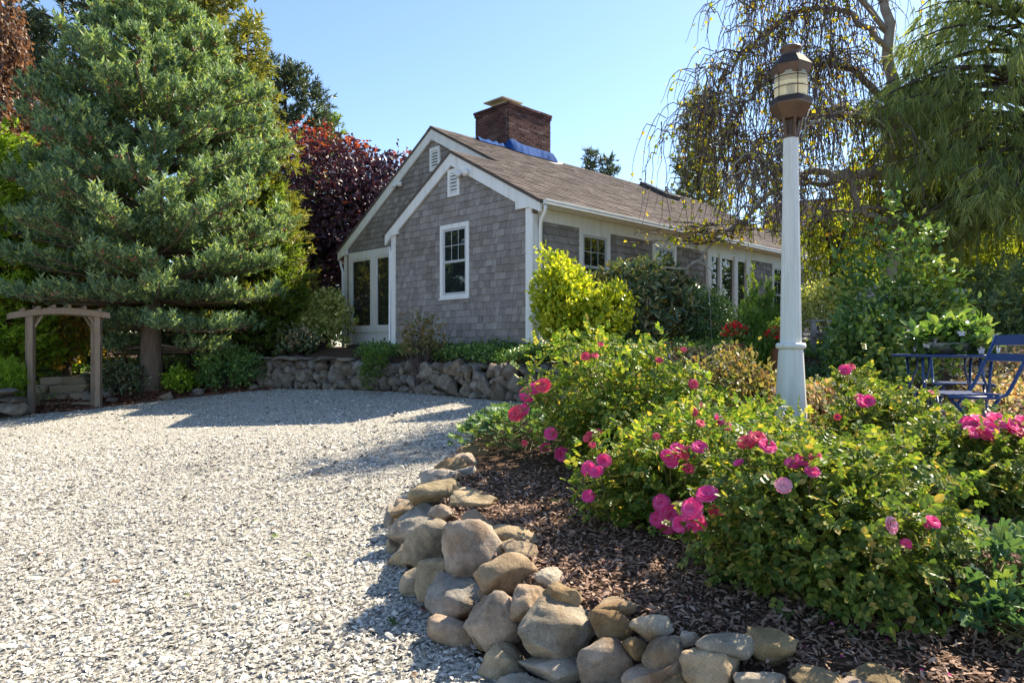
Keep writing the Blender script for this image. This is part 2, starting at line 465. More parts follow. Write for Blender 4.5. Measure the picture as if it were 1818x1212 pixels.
def place(tmpl, pos, R, s, mb):
    tv, tf = tmpl
    V = pos[:, None] + np.asarray(s)[:, None, None] * np.einsum('nij,kj->nki', R, tv)
    k = len(tv)
    mb.add(V.reshape(-1, 3), (np.asarray(tf)[None] + (np.arange(len(pos)) * k)[:, None, None]).reshape(-1, np.asarray(tf).shape[1]))

def rot_tilt(n, tilt, r):
    a = r.uniform(0, 2 * np.pi, n); b = r.normal(0, tilt, n); c = r.normal(0, tilt, n)
    ca, sa = np.cos(a), np.sin(a); z = np.zeros(n); o = np.ones(n)
    Rz = np.stack([np.stack([ca, -sa, z], -1), np.stack([sa, ca, z], -1), np.stack([z, z, o], -1)], 1)
    Rx = np.stack([np.stack([o, z, z], -1), np.stack([z, np.cos(b), -np.sin(b)], -1), np.stack([z, np.sin(b), np.cos(b)], -1)], 1)
    Ry = np.stack([np.stack([np.cos(c), z, np.sin(c)], -1), np.stack([z, o, z], -1), np.stack([-np.sin(c), z, np.cos(c)], -1)], 1)
    return Rx @ Ry @ Rz

def sample_drive(y0, y1, dens, r):
    w = 0.80 * y1 + 1.6
    n = int((y1 - y0) * (w + 1.2) * dens)
    Y = r.uniform(y0, y1, n); X = r.uniform(-w, 1.2, n)
    keep = (X > -0.80 * Y - 1.5) & (poly_dist(X, Y) < 0.03)
    return X[keep], Y[keep]

mb = MB()
tm = chip_templates(10, 5, rng, 0.22)
for (y0, y1, dens, s0, s1) in ((1.2, 2.6, 700, .010, .022), (2.6, 4.2, 3600, .0075, .0215), (4.2, 6.0, 2400, .009, .022), (6.0, 9.0, 1400, .011, .024), (9.0, 15.4, 260, .015, .028)):
    X, Y = sample_drive(y0, y1, dens, rng)
    P = np.column_stack([X, Y, gz(X, Y) + rng.uniform(0.001, 0.014, len(X))])
    which = rng.integers(0, len(tm), len(X))
    S = rng.uniform(s0, s1, len(X)) * rng.choice([0.55, 0.95, 1.4, 2.0], len(X), p=[.40, .40, .16, .04])
    R = rot_tilt(len(X), 0.38, rng)
    for q in range(len(tm)):
        k = which == q
        if k.any(): place(tm[q], P[k], R[k], S[k], mb)
tag(mb.build('shell_gravel', M['shell'], fix=False), 'white and grey crushed shells covering the driveway', 'gravel', kind='stuff')

# ------------------------------------------------------------------ the house
# local axes: x runs along the long front, y along the gable end, z up from the soil
HB = 1.40
house = empty('shingled_house', (0.35, 12.0, HB), math.radians(45), 'grey shingled cottage with white trim and a brick chimney behind the low stone wall', 'house')
SR, SLF = 0.547, 0.615
def zr(u): return 2.64 + SR * u                       # right roof slope, main block and wing share it
RU, RZ = 4.37, 2.64 + SR * 4.37                       # main ridge
WU, WZ = 2.08, 2.64 + SR * 2.08                       # wing ridge
def zl(u): return RZ - SLF * (u - RU)
def zwl(u): return WZ - SLF * (u - WU)
REC, LEN, UL = 1.35, 13.0, 8.1                        # recess of main gable, house length, width

class Face:
    def __init__(s, kind, c): s.k, s.c = kind, c
    def P(s, a, z, n): return (s.c - n, a, z) if s.k == 'gable' else (a, s.c - n, z)
    def box(s, mb, a0, a1, z0, z1, n0, n1): mb.box(s.P(a0, z0, n0), s.P(a1, z1, n1)); return mb
    def rotz(s): return -math.pi / 2 if s.k == 'gable' else 0.0
GF, MF, FF = Face('gable', 0.0), Face('gable', REC), Face('front', 0.0)

def gable_prism(poly, w0, w1):
    mb = MB()
    mb.extrude(poly, lambda p, k: [((w0, w1)[k], u, z) for u, z in p])
    return mb

wall_g = gable_prism([(0, .1), (4.05, .1), (4.05, 2.5), (WU, WZ - .14), (0, 2.5)], 0.0, 0.12).build('gable_wall', M['shingle'], house)
wall_m = gable_prism([(4.05, .1), (UL, .1), (UL, 2.6), (RU, RZ - .14), (WU + .1, WZ - .1), (4.05, 2.5)], REC, REC + .12).build('main_gable_wall', M['shingle'], house)
wall_f = MB().box((.12, 0, .1), (LEN, .12, 2.5)).build('front_wall', M['shingle'], house)
MB().box((.12, 3.93, .1), (REC, 4.05, 2.5)).build('return_wall', M['shingle'], house)
mb = MB().box((REC + .12, UL - .12, .1), (LEN, UL, 2.6)); mb.box((LEN, 0, .1), (LEN + .12, UL, 2.6))
mb.extrude([(0, 2.6), (UL, 2.6), (RU, RZ - .14)], lambda p, k: [((LEN, LEN + .12)[k], u, z) for u, z in p])
mb.build('rear_wall', M['shingle'], house)
mb = MB().box((.02, .02, -.5), (REC, 4.03, .10)); mb.box((REC + .02, .022, -.5), (LEN, UL - .02, .098))
mb.build('foundation', M['concrete'], house)

# wall shingles: wedge-shaped pieces in courses
EXPO = 0.127
unit = MB().hexa([[-.5, -.026, 0], [.5, -.026, 0], [.5, 0, 0], [-.5, 0, 0], [-.5, -.006, 1], [.5, -.006, 1], [.5, 0, 1], [-.5, 0, 1]]).mesh('shingle')
unit.materials.append(M['shingle'])

def courses(z0, z1, span, holes, wmin=.08, wmax=.19, expo=EXPO):
    out, z = [], z0
    while z < z1:
        zm = z + expo * .45
        sp = span(zm)
        if sp and sp[1] - sp[0] > .05:
            cuts = [sp]
            for (h0, h1, y0, y1) in holes:
                if z + expo * .75 > y0 and z + expo * .25 < y1:
                    nc = []
                    for c0, c1 in cuts:
                        if h1 <= c0 or h0 >= c1: nc.append((c0, c1)); continue
                        if h0 > c0: nc.append((c0, h0))
                        if h1 < c1: nc.append((h1, c1))
                    cuts = nc
            for c0, c1 in cuts:
                a = c0
                while a < c1 - .02:
                    w = min(rng.uniform(wmin, wmax), c1 - a)
                    if c1 - a - w < .05: w = c1 - a
                    out.append((a, a + w - .004, z - rng.choice([0, 0, .004, .009]), z + expo + .02))
                    a += w
        z += expo
    return out

def shingle_mesh(mb, face, pieces, thick=.026):
    for a0, a1, z0, z1 in pieces:
        t = thick + rng.uniform(-.004, .004)
        mb.hexa([face.P(a0, z0, t), face.P(a1, z0, t), face.P(a1, z0, 0.001), face.P(a0, z0, 0.001),
                 face.P(a0, z1, .006), face.P(a1, z1, .006), face.P(a1, z1, 0.001), face.P(a0, z1, 0.001)])
    return mb

WIN_G = (1.60, 2.45, .96, 2.38); VENT_G = (1.86, 2.20, 2.90, 3.42); VENT_M = (4.10, 4.46, 4.02, 4.55)
def span_g(z):
    if z < 2.36: return (.13, 3.93)
    a, b = (z + .26 - 2.64) / SR, WU + (WZ - .26 - z) / SLF
    return (max(a, .2), min(b, 3.9)) if b > a else None
pg = courses(.10, 3.55, span_g, [WIN_G, VENT_G])
pg.sort(key=lambda p: p[0] - .35 * p[3])
for a0, a1, z0, z1 in pg[:300]:
    o = link('shingle', unit, None, wall_g, GF.P((a0 + a1) / 2, z0, .001), GF.rotz())
    o.scale = (a1 - a0, rng.uniform(.8, 1.2), z1 - z0)
tag(shingle_mesh(MB(), GF, pg[300:]).build('shingles', M['shingle'], wall_g), kind='stuff')
def span_m(z):
    if z < 2.42: return (7.86, 8.0)
    a = max(WU + .4, (z + .26 - 2.64) / SR); b = RU + (RZ - .26 - z) / SLF
    lo = WU + max(0, (WZ + .05 - z) / SLF)
    a = max(a, min(lo, 5.2))
    return (a, min(b, 8.0)) if b > a else None
pm = courses(.10, 4.85, span_m, [VENT_M])
tag(shingle_mesh(MB(), MF, pm).build('shingles', M['shingle'], wall_m), kind='stuff')
FW = [(1.22, 2.14, .85, 2.2), (3.58, 4.48, .85, 2.2), (9.10, 10.05, .62, 2.2), (11.65, 12.4, .85, 2.2)]
DOOR = (5.74, 7.84, .02, 2.2)
pf = courses(.10, 2.2, lambda z: (.13, LEN - .1), FW + [DOOR], .13, .28)
tag(shingle_mesh(MB(), FF, pf).build('shingles', M['shingle'], wall_f), kind='stuff')

# trim
def trim(name, poly, w0, w1): return gable_prism(poly, w0, w1).build(name, M['white_paint'], house)
e = .055
trim('rake_board', [(-.24, zr(-.24) - e), (WU, WZ - e), (WU, WZ - .29), (.34, zr(.34) - .29), (.34, 2.41), (.02, 2.41), (-.24, 2.30)], -.075, -.028)
trim('rake_board', [(WU, WZ - e), (4.24, zwl(4.24) - e), (4.24, 2.18), (4.02, 2.36), (3.78, 2.37), (3.78, zwl(3.78) - .29), (WU, WZ - .29)], -.0752, -.0282)
trim('rake_board', [(WU + .3, zr(WU + .3) - e), (RU, RZ - e), (RU, RZ - .29), (WU + .3, zr(WU + .3) - .29)], REC - .075, REC - .028)
trim('rake_board', [(RU, RZ - e), (8.36, zl(8.36) - e), (8.36, 2.33), (8.12, 2.44), (7.9, 2.44), (7.9, zl(7.9) - .29), (RU, RZ - .29)], REC - .0752, REC - .0282)
GF.box(MB(), 0.0, .14, .1, 2.42, .001, .028).build('corner_board', M['white_paint'], house)
FF.box(MB(), -.028, .11, .1, 2.30, .0, .028).build('corner_board', M['white_paint'], house)
GF.box(MB(), 3.92, 4.075, .02, 2.38, .001, .028).build('corner_board', M['white_paint'], house)
MF.box(MB(), 7.98, 8.12, .1, 2.45, .001, .028).build('corner_board', M['white_paint'], house)
mb = MB(); FF.box(mb, .13, LEN, 2.20, 2.42, .0, .022); mb.build('frieze_board', M['white_paint'], house)
mb = MB(); FF.box(mb, .0, LEN + .1, 2.425, 2.45, .0, .235); mb.build('soffit', M['white_paint'], house)
mb = MB().box((-.02, -.33, 2.43), (LEN + .1, -.24, 2.50)); mb.box((-.02, -.335, 2.485), (LEN + .1, -.321, 2.515))
mb.build('gutter', M['white_paint'], house)
def spout(pts, bottom):
    mb = MB().tube(pts, .034, 8)
    mb.build('downspout', M['white_paint'], house, True)
spout([(.02, -.28, 2.42), (.03, -.27, 2.34), (.10, -.10, 2.16), (.13, -.062, 2.05), (.13, -.062, .2), (.13, -.09, .06), (.10, -.28, .0)], 0)
spout([(REC - .05, 4.24, 2.3), (REC - .3, 4.16, 2.2), (-.02, 4.13, 2.12), (-.02, 4.125, 2.0), (-.02, 4.125, .12), (-.05, 4.125, .03), (-.25, 4.16, -.03)], 0)
spout([(REC - .02, 8.32, 2.32), (REC - .03, 8.26, 2.18), (REC - .03, 8.175, 2.02), (REC - .03, 8.175, -.06), (REC - .08, 8.175, -.14), (REC - .25, 8.2, -.17)], 0)

# roof slabs and shingle courses
T = .055
mb = MB()
ov = .10
def slab(mb, u0, z0, u1, z1, w0, w1, t=T):
    mb.extrude([(u0, z0), (u1, z1), (u1, z1 - t), (u0, z0 - t)], lambda p, k: [((w0, w1)[k], u, z) for u, z in p])
slab(mb, -.26, zr(-.26), RU, RZ, REC - ov, LEN + .12)
slab(mb, -.26, zr(-.26) - .001, WU, WZ - .001, -ov, REC - ov)
slab(mb, RU, RZ, 8.40, zl(8.40), REC - ov, LEN + .12)
slab(mb, WU, WZ, 4.30, zwl(4.30), -ov, REC + .2)
roof = mb.build('roof', M['roof_shingle'], house)
mb = MB()
sl_len = math.hypot(1, SR)
ex = .14
s = 0.0
row = 0
nrm = np.array([0, -SR, 1]) / sl_len
SKY = (9.2, 10.0, 3.30, 4.22)
while s < (RU + .26) * sl_len - .02:
    u0, u1 = -.265 + s / sl_len, min(-.265 + (s + ex + .05) / sl_len, RU)
    a = (-ov - .012) if u0 < WU - .05 else REC - ov - .012
    a -= 0
    first = True
    while a < LEN + .13:
        w = rng.uniform(.22, .34) if not first else rng.uniform(.1, .3)
        first = False
        b = min(a + w, LEN + .13)
        um = (u0 + u1) / 2
        if not (SKY[0] - .05 < (a + b) / 2 < SKY[1] + .05 and SKY[2] - .08 < um < SKY[3] + .05):
            t0, t1 = .012 + rng.uniform(-.003, .005), .003
            j = rng.uniform(-.006, .006)
            p = [(a + .002, u0 + j), (b - .002, u0 + j), (b - .002, u1), (a + .002, u1)]
            lo = [np.array([w_, u_, zr(u_) + .0005]) for w_, u_ in p]
            hi = [lo[0] + nrm * t0, lo[1] + nrm * t0, lo[2] + nrm * t1, lo[3] + nrm * t1]
            mb.hexa(lo + hi)
        a = b
    s += ex; row += 1
tag(mb.build('roof_shingles', M['roof_shingle'], roof, fix=False), kind='stuff')
mb = MB()
for w0 in np.arange(REC - ov, LEN, .3):
    for sgn in (0, 1):
        uu = RU - .15 if not sgn else RU
        za = (RZ - .15 * SR + .014, RZ + .016) if not sgn else (RZ + .016, RZ - .15 * SLF + .014)
        slab(mb, uu, za[0], uu + .15, za[1], w0 + .003, min(w0 + .297, LEN + .12), .012)
tag(mb.build('ridge_caps', M['roof_shingle'], roof), kind='stuff')

# vents with louvres
def vent(face, r, name='gable_vent'):
    a0, a1, z0, z1 = r
    v = link(name, None, None, house, face.P((a0 + a1) / 2, z0, 0))
    o = np.array(v.location)
    def bb(mb, *q):
        m2 = MB(); face.box(m2, *q); mb.add(np.vstack(m2.V) - o, m2.F[4][0] if len(m2.F[4]) == 1 else np.vstack(m2.F[4]))
    f = MB(); t = .065
    bb(f, a0, a0 + t, z0, z1, .001, .05); bb(f, a1 - t, a1, z0, z1, .001, .05)
    bb(f, a0 + t, a1 - t, z0, z0 + t, .001, .05); bb(f, a0 + t, a1 - t, z1 - t - .01, z1, .001, .05)
    f.build('frame', M['white_paint'], v)
    k = MB(); bb(k, a0 + .02, a1 - .02, z0 + .02, z1 - .02, .0015, .006); k.build('backing', M['dark_frame'], v)
    n = 6
    for i in range(n):
        zz = z0 + t + (z1 - z0 - 2 * t) * (i + .5) / n
        s_ = MB().hexa([np.array(face.P(*q)) - o for q in ((a0 + t, zz - .028, .046), (a1 - t, zz - .028, .046), (a1 - t, zz - .018, .050), (a0 + t, zz - .018, .050),
                                                           (a0 + t, zz + .022, .008), (a1 - t, zz + .022, .008), (a1 - t, zz + .032, .012), (a0 + t, zz + .032, .012))])
        s_.build('louvre', M['white_paint'], v)
vent(GF, VENT_G); vent(MF, VENT_M)

def floodlight(face, a, z):
    v = link('flood_light', None, None, house, face.P(a, z, 0.02))
    sg = np.array(face.P(0, 0, 1)) - np.array(face.P(0, 0, 0)); al = np.array(face.P(1, 0, 0)) - np.array(face.P(0, 0, 0))
    MB().tube([sg * -.01, sg * .05], .055, 10).build('base', M['white_paint'], v, True)
    for k in (-1, 1):
        c = al * .10 * k + sg * .07
        d = norm(al * k * .5 + sg * .8 + np.array([0, 0, -.6]))
        MB().tube([c - d * .06, c - d * .02, c + d * .06, c + d * .075], [.025, .045, .062, .060], 12).build('lamp_head', M['white_paint'], v, True)
floodlight(GF, 1.70, 3.28); floodlight(MF, 5.62, 3.92)

# windows
def window(face, r, lights=(3, 2), sash='grey_sash', upper=True, casing=.085, name='window', glass='window_glass'):
    a0, a1, z0, z1 = r
    v = link(name, None, None, house, face.P((a0 + a1) / 2, z0, 0))
    o = np.array(v.location)
    def mk(nm, mat, qs, parent=v):
        mb = MB()
        for q in qs:
            m2 = MB(); face.box(m2, *q); mb.add(np.vstack(m2.V) - o, np.vstack(m2.F[4]))
        return mb.build(nm, M[mat], parent)
    c = casing
    mk('frame', 'white_paint', [(a0, a0 + c, z0, z1, .001, .034), (a1 - c, a1, z0, z1, .001, .034), (a0 + c, a1 - c, z1 - c, z1, .001, .034), (a0 + c, a1 - c, z0, z0 + c * .8, .001, .034)])
    mk('sill', 'white_paint', [(a0 - .01, a1 + .01, z0 - .025, z0 + .012, .002, .055)])
    i0, i1, y0, y1 = a0 + c, a1 - c, z0 + c * .8, z1 - c
    zm = y0 + (y1 - y0) * .5
    t = .045
    for nm, s0, s1, n in (('upper_sash', zm - .02, y1, .022), ('lower_sash', y0, zm + .02, .014)):
        mk(nm, sash, [(i0 + .002, i0 + t, s0, s1, .002, n), (i1 - t, i1 - .002, s0, s1, .002, n), (i0 + t, i1 - t, s1 - t, s1 - .001, .002, n), (i0 + t, i1 - t, s0 + .001, s0 + t, .002, n)])
        mk('pane', glass, [(i0 + t - .005, i1 - t + .005, s0 + t - .005, s1 - t + .005, .0015, .006)])
        if nm == 'upper_sash' or upper == 'both':
            qs = []
            for k in range(1, lights[0]):
                am = i0 + t + (i1 - i0 - 2 * t) * k / lights[0]; qs.append((am - .006, am + .006, s0 + t, s1 - t, .0065, .010))
            mu = mk('muntin', sash, qs)
            for k in range(1, lights[1]):
                zz = s0 + t + (s1 - s0 - 2 * t) * k / lights[1]; mk('muntin', sash, [(i0 + t, i1 - t, zz - .006, zz + .006, .0066, .011)])
window(GF, WIN_G)
for r in FW: window(FF, r, (3, 2), casing=.10, upper='both' if r[0] < 2 else True)

# tall fixed windows of the recessed gable
v = link('picture_window', None, None, house, MF.P(6.8, .1, 0))
o0 = np.array(v.location)
def pw(nm, mat, qs):
    mb = MB()
    for q in qs:
        m2 = MB(); MF.box(m2, *q); mb.add(np.vstack(m2.V) - o0, np.vstack(m2.F[4]))
    return mb.build(nm, M[mat], v)
pw('frame', 'white_paint', [(7.74, 7.86, .10, 2.47, .001, .045), (4.9, 7.74, 2.28, 2.47, .001, .045), (6.62, 6.84, .52, 2.28, .001, .045), (5.62, 5.80, .52, 2.28, .001, .045), (4.9, 7.74, .40, .52, .001, .060)])
pw('panel', 'white_paint', [(4.9, 7.74, .10, .40, .001, .03)])
for a0, a1 in ((6.84, 7.74), (5.80, 6.62), (4.92, 5.62)):
    pw('sash', 'white_paint', [(a0 + .002, a0 + .05, .522, 2.278, .001, .03), (a1 - .05, a1 - .002, .522, 2.278, .001, .03), (a0 + .05, a1 - .05, 2.23, 2.278, .001, .03), (a0 + .05, a1 - .05, .522, .57, .001, .03)])
    pw('pane', 'door_glass', [(a0 + .045, a1 - .045, .565, 2.235, .001, .012)])

# garden door with side lights on the long front
v = link('glazed_door', None, None, house, FF.P(6.8, .02, 0))
o0 = np.array(v.location)
def dw(nm, mat, qs):
    mb = MB()
    for q in qs:
        m2 = MB(); FF.box(m2, *q); mb.add(np.vstack(m2.V) - o0, np.vstack(m2.F[4]))
    return mb.build(nm, M[mat], v)
for a0, a1 in ((5.74, 5.90), (6.28, 6.38), (6.98, 7.16), (7.60, 7.84)): dw('post', 'white_paint', [(a0, a1, .02, 2.2, .001, .07)])
for a0, a1 in ((5.90, 6.28), (6.38, 6.98), (7.16, 7.60)):
    dw('pane', 'window_glass', [(a0 + .03, a1 - .03, .2, 2.1, .001, .02)])
    dw('rail', 'white_paint', [(a0, a1, .02, .2, .001, .04)]); dw('rail', 'white_paint', [(a0, a1, 2.1, 2.199, .001, .04)])

# chimney
ch = link('chimney', None, None, house, (4.42, 4.88, 4.2))
co = np.array(ch.location)
cw0, cw1, cu0, cu1, cz0, cz1 = 3.65, 5.20, 4.25, 5.50, 4.3, 6.13
MB().box((cw0 + .012 - co[0], cu0 + .012 - co[1], cz0 - co[2]), (cw1 - .012 - co[0], cu1 - .012 - co[1], cz1 - .03 - co[2])).build('core', M['mortar'], ch)
mb = MB(); z = cz0; k = 0; bl, bh = .205, .060
while z < cz1 - .02:
    out_ = .0 if z < cz1 - .16 else (.022 if z < cz1 - .09 else .04)
    x0, x1, y0, y1 = cw0 - out_, cw1 + out_, cu0 - out_, cu1 + out_
    for (side, lo, hi) in ((0, x0, x1), (1, x0, x1), (2, y0, y1), (3, y0, y1)):
        a = lo - (.1 if k % 2 else 0)
        while a < hi - .01:
            p, q = max(a, lo), min(a + bl, hi)
            if q - p > .03:
                d = rng.uniform(-.003, .004)
                if side < 2:
                    yy = (y0 - d, y0 + .09) if side == 0 else (y1 - .09, y1 + d)
                    mb.box((p, yy[0], z), (q, yy[1], z + bh))
                elif p > lo + .095 or q < hi - .095 or True:
                    p2, q2 = max(p, lo + .092), min(q, hi - .092)
                    xx = (x0 - d, x0 + .09) if side == 2 else (x1 - .09, x1 + d)
                    if q2 - p2 > .02: mb.box((xx[0], p2, z), (xx[1], q2, z + bh))
            a += bl + .011
    z += bh + .0115; k += 1
V_ = [v_ - co for v_ in mb.V]; mb.V = V_
tag(mb.build('bricks', M['brick'], ch), kind='stuff')
MB().box((cw0 - .03 - co[0], cu0 - .03 - co[1], cz1 - .031 - co[2]), (cw1 + .03 - co[0], cu1 + .03 - co[1], cz1 + .012 - co[2])).build('crown_slab', M['concrete'], ch)
for cw, cu, sz, hgt in ((3.98, 4.80, .36, .17), (4.72, 4.80, .33, .10)):
    mb = MB().box((cw - .19 - co[0], cu - .19 - co[1], cz1 + .012 - co[2]), (cw + .19 - co[0], cu + .19 - co[1], cz1 + hgt - co[2]))
    b = np.array([[cw - sz, cu - sz, cz1 + hgt + .002], [cw + sz, cu - sz, cz1 + hgt + .002], [cw + sz, cu + sz, cz1 + hgt + .002], [cw - sz, cu + sz, cz1 + hgt + .002]]) - co
    t = np.vstack([b * 1.0]); t[:, 2] += .03
    ap = np.array([[cw, cu, cz1 + hgt + .15]]) - co
    mb.add(np.vstack([b, t, ap]), [[0, 1, 5, 4], [1, 2, 6, 5], [2, 3, 7, 6], [3, 0, 4, 7], [3, 2, 1, 0]]); mb.add(np.vstack([t, ap]), [[0, 1, 4], [1, 2, 4], [2, 3, 4], [3, 0, 4]])
    mb.build('flue_cap', M['flue_tile'], ch)
# blue tarpaulin round the chimney's foot
mb = MB(); nw, npf = 46, 7
g = []
for i in range(nw):
    w = 2.55 + (5.22 - 2.55) * i / (nw - 1)
    on = smoothstep(3.45, 3.7, w)
    for j in range(npf):
        t = j / (npf - 1)
        top = np.array([w, cu0 - .03, RZ + .04 + .09 * on + .07 * np.exp(-((w - 3.75) / .22) ** 2)])
        bot_u = cu0 - .12 - .10 * on - .05 * math.sin(w * 5)
        bot = np.array([w, bot_u, zr(bot_u) + .035])
        if on < .5: top[1] = RU - .02; top[2] = RZ + .035
        p = top * (1 - t) + bot * t
        p[2] += .03 * math.sin(w * 23 + j * 1.3) * math.sin(math.pi * t) + .035 * math.sin(math.pi * t)
        p[1] -= .02 * math.sin(w * 31 + j) * math.sin(math.pi * t)
        g.append(p - co)
ii = (np.arange(nw - 1)[:, None] * npf + np.arange(npf - 1)[None]).ravel()
mb.add(np.array(g), np.stack([ii, ii + npf, ii + npf + 1, ii + 1], 1))
tp = mb.build('tarpaulin', M['tarp'], ch, True); tp['label'] = 'crumpled blue tarpaulin round the chimney foot'
mb = MB()
fl = [(5.24, 4.34), (5.80, 4.34), (5.45, 4.05), (5.0, 3.82), (4.6, 3.80), (5.24, 3.99)]
mb.add(np.array([[w, u, zr(u) + .022] for w, u in fl] ) - co, [[0, 1, 2, 3, 4, 5]]); mb.build('flashing', M['lead'], ch)

# skylight
sk = link('skylight', None, None, house, (9.6, 3.76, zr(3.76)))
so = np.array(sk.location)
def on_roof(w, u, h): return np.array([w, u, zr(u)]) + nrm * h - so
def bar(w0, w1, u0, u1, h0, h1): 
    return MB().hexa([on_roof(w0, u0, h0), on_roof(w1, u0, h0), on_roof(w1, u1, h0), on_roof(w0, u1, h0), on_roof(w0, u0, h1), on_roof(w1, u0, h1), on_roof(w1, u1, h1), on_roof(w0, u1, h1)])
w0, w1, u0, u1 = SKY
for q in ((w0, w0 + .07, u0, u1), (w1 - .07, w1, u0, u1), (w0 + .07, w1 - .07, u0, u0 + .07), (w0 + .07, w1 - .07, u1 - .07, u1)):
    bar(*q, -.02, .13).build('frame', M['dark_frame'], sk)
bar(w0 + .07, w1 - .07, u0 + .07, u1 - .07, .131, .15).build('pane', M['skylight_glass'], sk)

# ------------------------------------------------------------------ stones
import bmesh
def rock_mesh(name, sub, seed, cuts=7, soft=.16, rough=.10, mat='boulder'):
    r = np.random.default_rng(seed)
    bm = bmesh.new(); bmesh.ops.create_icosphere(bm, subdivisions=sub, radius=1.0)
    V = np.array([v.co[:] for v in bm.verts])
    N = norm(r.normal(size=(cuts, 3))); D = r.uniform(.42, .80, cuts)
    for n, d in zip(N, D):
        k = V @ n - d
        V = V - np.where(k > 0, k * (1 - soft), 0)[:, None] * n
    from mathutils import noise as mnoise
    off = Vector(r.uniform(-50, 50, 3))
    for i in range(len(V)):
        p_ = Vector(V[i]) + off
        V[i] *= 1 + rough * (mnoise.noise(p_ * 1.5) + .55 * mnoise.noise(p_ * 3.6) + .28 * mnoise.noise(p_ * 8.0) + .16 * mnoise.noise(p_ * 17.0))
    mn, mxx = V.min(0), V.max(0)
    V = (V - (mn + mxx) / 2) / ((mxx - mn) / 2)
    for v, c in zip(bm.verts, V): v.co = c
    for fc in bm.faces: fc.smooth = True
    me = bpy.data.meshes.new(name); bm.to_mesh(me); bm.free()
    me.materials.append(M[mat])
    return me
FG = [rock_mesh('boulder', 4, 100 + i, 9 + i % 7, .07 + .07 * (i % 3), .13) for i in range(18)]
BG = [rock_mesh('wall_stone', 3, 300 + i, 9, .08, .12, 'wall_stone') for i in range(12)]

def block_mesh(name, seed, mat='step_stone'):
    r = np.random.default_rng(seed)
    bm = bmesh.new(); bmesh.ops.create_icosphere(bm, subdivisions=3, radius=1.25)
    V = np.array([v.co[:] for v in bm.verts])
    N = np.vstack([np.eye(3), -np.eye(3)]) + r.normal(0, .06, (6, 3)); N = norm(N)
    for n, d in zip(N, r.uniform(.66, .74, 6)):
        k = V @ n - d
        V = V - np.where(k > 0, k * .97, 0)[:, None] * n
    from mathutils import noise as mnoise
    off = Vector(r.uniform(-50, 50, 3))
    for i in range(len(V)):
        p_ = Vector(V[i]) + off
        V[i] *= 1 + .07 * (mnoise.noise(p_ * 2) + .5 * mnoise.noise(p_ * 5) + .3 * mnoise.noise(p_ * 12))
    mn, mxx = V.min(0), V.max(0); V = (V - (mn + mxx) / 2) / ((mxx - mn) / 2)
    for v, c in zip(bm.verts, V): v.co = c
    for fc in bm.faces: fc.smooth = True
    me = bpy.data.meshes.new(name); bm.to_mesh(me); bm.free(); me.materials.append(M[mat]); return me
BLK = [block_mesh('block', 400 + i) for i in range(4)]
def stone(parent, me, p, half, rx=0, ry=0, rz=0, name='stone'):
    o = link(name, me, None, parent)
    o.location = [float(c) for c in (np.asarray(p) - np.array(parent.location))]
    o.scale = [float(h) for h in half]
    o.rotation_euler = (rx, ry, rz)
    return o

# border of the rose bed: every stone set from its place in the photograph, resting on the gravel, the bank or its neighbours
border = empty('boulder_border', on_ground(-0.70, 5.0), 0, 'low dry wall of rounded tan boulders curving round the rose bed', 'stone wall')
def bank(X, Y):
    d = poly_dist(X, Y)
    g = gz(X, Y)
    return np.where(d < 0, g, np.minimum(g + 1.25 * d, ground(X, Y + 0, np.maximum(d, .31)) + .02))
def hit_bank(x, y):
    Ys = np.arange(1.6, 12, .01); X = (x - CX) / FPX * Ys; z = CAM_H - (y - HY) / FPX * Ys
    i = np.nonzero(z < bank(X, Ys))[0][0]
    return np.array([X[i], Ys[i], z[i]])
S8 = [(545, 112, 120, 70, 0), (500, 150, 110, 62, 5), (425, 190, 140, 85, -8), (500, 205, 90, 50, 0), (380, 240, 175, 78, 3), (350, 312, 225, 115, -4), (540, 352, 200, 85, 4), (480, 300, 80, 40, 0),
      (390, 400, 125, 75, 5), (250, 388, 190, 80, -5), (200, 365, 70, 60, 0), (265, 470, 240, 155, -18), (150, 450, 70, 135, 0), (330, 548, 250, 205, -10), (530, 592, 262, 275, 8), (700, 690, 285, 178, 4),
      (200, 635, 120, 180, 0), (160, 575, 70, 100, 0), (560, 455, 150, 120, 12), (730, 508, 245, 72, 6), (755, 585, 160, 90, 10), (690, 560, 90, 60, 0), (360, 740, 185, 210, 8), (250, 765, 95, 190, 0), (450, 835, 250, 225, 20),
      (480, 985, 300, 150, 32), (660, 920, 290, 275, 10), (800, 845, 180, 175, -6), (960, 795, 160, 105, 14), (900, 715, 130, 85, 6), (955, 980, 355, 285, 4), (1190, 860, 205, 85, -4), (1195, 942, 170, 135, 8),
      (1172, 1110, 245, 205, 0), (910, 1148, 300, 150, 4), (700, 1135, 235, 150, 25), (1325, 1045, 130, 95, 8), (1458, 1090, 175, 190, 20), (1385, 955, 165, 125, 5), (1395, 1180, 270, 160, -5),
      (1668, 1155, 260, 170, 5), (1735, 1045, 250, 140, 5), (1955, 1045, 215, 150, 12), (1900, 1195, 210, 90, 4), (2205, 1200, 260, 95, 5), (2480, 1185, 300, 70, 8), (1560, 1000, 85, 70, 0), (1540, 1230, 200, 120, 0),
      (780, 1290, 300, 140, 0), (1080, 1320, 330, 180, 0), (1420, 1370, 330, 180, 0), (1760, 1350, 330, 200, 0), (2090, 1350, 330, 190, 0), (2420, 1320, 330, 190, 0), (590, 1010, 100, 80, 0), (600, 775, 80, 70, 0)]
